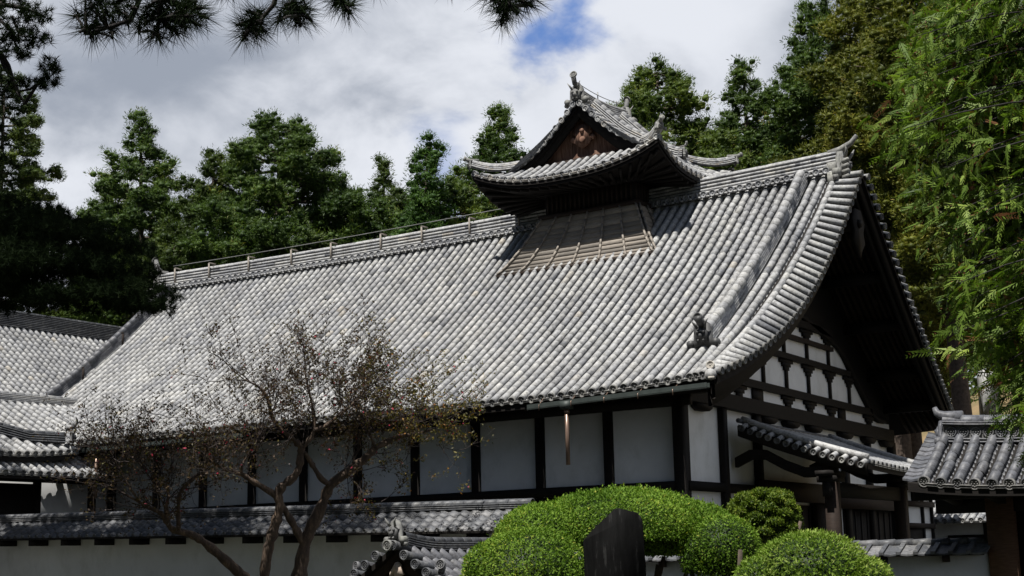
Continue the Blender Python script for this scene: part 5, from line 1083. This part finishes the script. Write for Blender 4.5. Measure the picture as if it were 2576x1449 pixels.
def twig(p, dv, L, rad, depth):
    n = 5; P = [p]; d_ = dv.copy()
    for k in range(n):
        d_ = nrm(d_+r.normal(0, 0.16, 3)+np.array([0, 0, 0.05])); P.append(P[-1]+d_*L/n)
    tw.tube(P, np.linspace(rad, rad*0.45, n+1), 4 if depth < 3 else 3, cap=False)
    if depth < 3:
        for k in range(3 if depth < 2 else 3):
            i = r.integers(1, n+1); twig(P[i], nrm(d_*0.8+r.normal(0, 0.6, 3)+np.array([0, 0, 0.15])), L*r.uniform(0.5, 0.75), rad*0.55, depth+1)
    if depth >= 2:
        for k in range(2):
            q_ = P[r.integers(1, n+1)]
            for _ in range(3): LF.append(q_+r.normal(0, 0.035, 3))
for i, (Q, rad, w0) in enumerate(tips):
    f0 = 0.72 if i in (0, 2) else (0.6 if i == 10 else 0.3); m = 3 if i in (0, 2, 8, 9) else 9
    if i in (8, 9): continue
    for k in range(m):
        j = int((f0+(1-f0)*r.random()**0.7)*(len(Q)-1)); tg = nrm(Q[min(j+1, len(Q)-1)]-Q[max(0, j-1)])
        twig(Q[j], nrm(tg*0.5+r.normal(0, 0.6, 3)+np.array([0, 0, 0.25])), r.uniform(0.6, 1.15), 0.012, 0)
    twig(Q[-1], nrm(nrm(Q[-1]-Q[-3])+np.array([0, 0, 0.15])), 0.8, 0.012, 0)
for px, py, n in ((560, 200, 5), (700, 250, 6), (850, 200, 6), (1000, 180, 6), (1130, 300, 6), (1250, 420, 6), (1380, 420, 6), (1480, 560, 6), (1620, 560, 7), (1560, 640, 5), (420, 420, 5), (250, 520, 5), (110, 560, 6), (0, 620, 5), (-150, 650, 4), (380, 300, 3), (1300, 300, 3), (1250, 900, 3), (300, 640, 5), (500, 560, 5), (-250, 700, 3)):
    a, b = q8(px, py); p = at(a, b+36, ZM+r.normal(0, 0.6))
    for k in range(max(2, n-2)): twig(p+r.normal(0, 0.25, 3)-np.array([0, 0, .15]), nrm(r.normal(0, 0.8, 3)+np.array([0, 0, 0.35])), r.uniform(0.5, 0.9), 0.008, 1)
obj('twigs', tw, TWIG, CM)
LF = np.array(LF); lf = MB(); xr = (LF-CP)@CR/((LF-CP)@_f)*FD+1288; LF = LF[r.random(len(LF)) < np.clip(0.5+(xr-700)/500, 0.5, 1)]; n = len(LF); A = nrm(r.normal(0, 0.8, (n, 3))+np.array([0, 0, -0.2])); B = nrm(np.cross(A, r.normal(size=(n, 3))))
xr = (LF-CP)@CR/((LF-CP)@_f)*FD+1288; right = np.clip((xr-880)/260, 0, 1)
vv = np.clip(np.where(r.random(n) < right, r.normal(0.72, 0.16, n), r.normal(0.3, 0.17, n)), 0, 0.95); vv = np.where(r.random(n) < 0.012, 1.0, vv)
leaf_quads(lf, LF, A, B, r.uniform(0.045, 0.085, n), r.uniform(0.022, 0.04, n), vv); obj('leaves', lf, MYRT, CM)
# ---------------------------------------------------------------- clipped shrubs
r = np.random.default_rng(17)
def shrub(name, label, parts, mat, leaf, dens, cat='clipped shrub', stems=None, group='clipped garden shrubs', val0=0.5, lw=0.55, bump_=0.05, base=None):
    c0 = np.asarray(parts[0][0], float); root = thing(name, label, cat, (c0[0], c0[1], 0), group); fo = MB(); co = MB()
    for c, rad, zmin in parts:
        area = rad[0]*rad[1]*6.3*(0.6+0.5*rad[2]/max(rad[0], rad[1])); dome(fo, c, rad, int(area*dens), r, leaf, val0, zmin, bump_, lw); inner(co, c, rad, 0.87, zmin)
    obj('foliage', fo, mat, root); obj('shade_core', co, CEDAR_D, root)  # solid dark shell, its colour stands in for shade between the leaves
    if stems:
        sm = MB()
        for a, b, w in stems: sm.tube([a, (np.asarray(a)+np.asarray(b))/2+r.normal(0, 0.07, 3), b], [w, w*0.85, w*0.6], 7)
        obj('stems', sm, BARK, root)
    else:
        sm = MB()
        for k in range(4): sm.tube([(c0[0]+r.normal(0, .1), c0[1]+r.normal(0, .1), -0.05), (c0[0]+r.normal(0, .3), c0[1]+r.normal(0, .3), max(0.4, c0[2]))], [0.05, 0.03], 6)
        obj('stems', sm, BARK, root)
    return root
P0 = at(1565, 1340, 21.6)
shrub('azalea_shrub', 'largest bright green clipped azalea spreading behind the dark stone monument', [
  (at(1560, 1345, 21.8), (1.45, 1.3, 0.68), -0.15), (at(1375, 1365, 21.4), (0.75, 0.8, 0.56), -0.2), (at(1735, 1375, 21.6), (0.85, 0.85, 0.66), -0.2)], BUSH, 0.042, 3700,
  stems=[(at(1690, 1560, 21.4), at(1670, 1400, 21.5), 0.05), (at(1720, 1560, 21.4), at(1740, 1400, 21.6), 0.045), (at(1640, 1570, 21.2), at(1655, 1420, 21.3), 0.05), (at(1500, 1560, 21.6), at(1480, 1400, 21.6), 0.06), (at(1580, 1560, 21.8), at(1600, 1400, 21.7), 0.05)])
shrub('azalea_shrub', 'green clipped azalea left of the monument and beside the small tiled gate', [(at(1335, 1465, 20.6), (0.88, 0.9, 0.76), -0.7), (at(1235, 1440, 20.7), (0.34, 0.5, 0.42), -0.6)], BUSH, 0.042, 3700)
shrub('azalea_shrub', 'darker green ball shrub right of the monument under the largest azalea', [(at(1822, 1385, 20.7), (0.5, 0.5, 0.5), -0.75), (at(1760, 1400, 20.8), (0.25, 0.35, 0.38), -0.6)], BUSH, 0.04, 3900, val0=0.38)
tp = [(at(1921, 1315, 25.6), (0.56, 0.56, 0.55), -0.6)]
for k in range(46):
    a = k*2.4; q = (k+0.5)/46; zz = -0.35+0.85*q; rr0 = 0.5*math.sqrt(max(0.02, 1-max(0, zz/0.62)**2)) if zz > 0 else 0.52
    tp.append((at(1921, 1315, 25.6)+np.array([math.cos(a)*rr0, math.sin(a)*rr0, zz]), (0.16, 0.16, 0.085), -0.6))
shrub('topiary_shrub', 'cone shaped olive topiary of layered pads in front of the hall corner', tp, TOPI, 0.045, 5200, bump_=0.1, val0=0.5)
shrub('azalea_shrub', 'yellow green dome shrub lowest at the right in front of the low wall', [(at(2040, 1445, 18.6), (0.76, 0.7, 0.53), -0.5), (at(2170, 1462, 18.5), (0.36, 0.5, 0.3), -0.5), (at(1920, 1470, 18.6), (0.35, 0.45, 0.34), -0.5)], BUSH2, 0.048, 3000, lw=0.4)
r = np.random.default_rng(33); gv = MB(); T = []  # unseen grove added behind and left of the camera to cut sky fill
for x0, y0, h in [(-34, -38, 24), (-26, -37, 25), (-18, -38, 26), (-10, -37, 25), (-2, -38, 27), (6, -37, 26), (13, -39, 25), (20, -39, 26), (28, -38, 26), (36, -36, 24), (-40, -28, 20), (-36, -16, 16), (-22, -45, 27), (-6, -46, 28), (10, -47, 28), (24, -46, 27), (-30, -26, 17), (-29, -19, 14)]:
    n = 420; q = r.uniform(0.05, 1, n); a = r.uniform(0, 6.28, n); R0 = 4.6*np.maximum(0.15, 1-q)**0.5*r.uniform(.4, 1, n); T.append(np.stack([x0+R0*np.cos(a), y0+R0*np.sin(a), q*h], 1)); gv.tube([(x0, y0, -0.1), (x0, y0, h*0.9)], [0.4, 0.1], 6, val=0)
T = np.concatenate(T); tufts(gv, T, np.full(len(T), 0.95), r, 9, r.uniform(0, 0.6, len(T)), 0.7); o = obj('unseen_grove', gv, CEDAR_D); o['kind'] = 'stuff'; tag(o, 'dark evergreen grove added unseen behind the viewer to block southern sky light', 'grove')
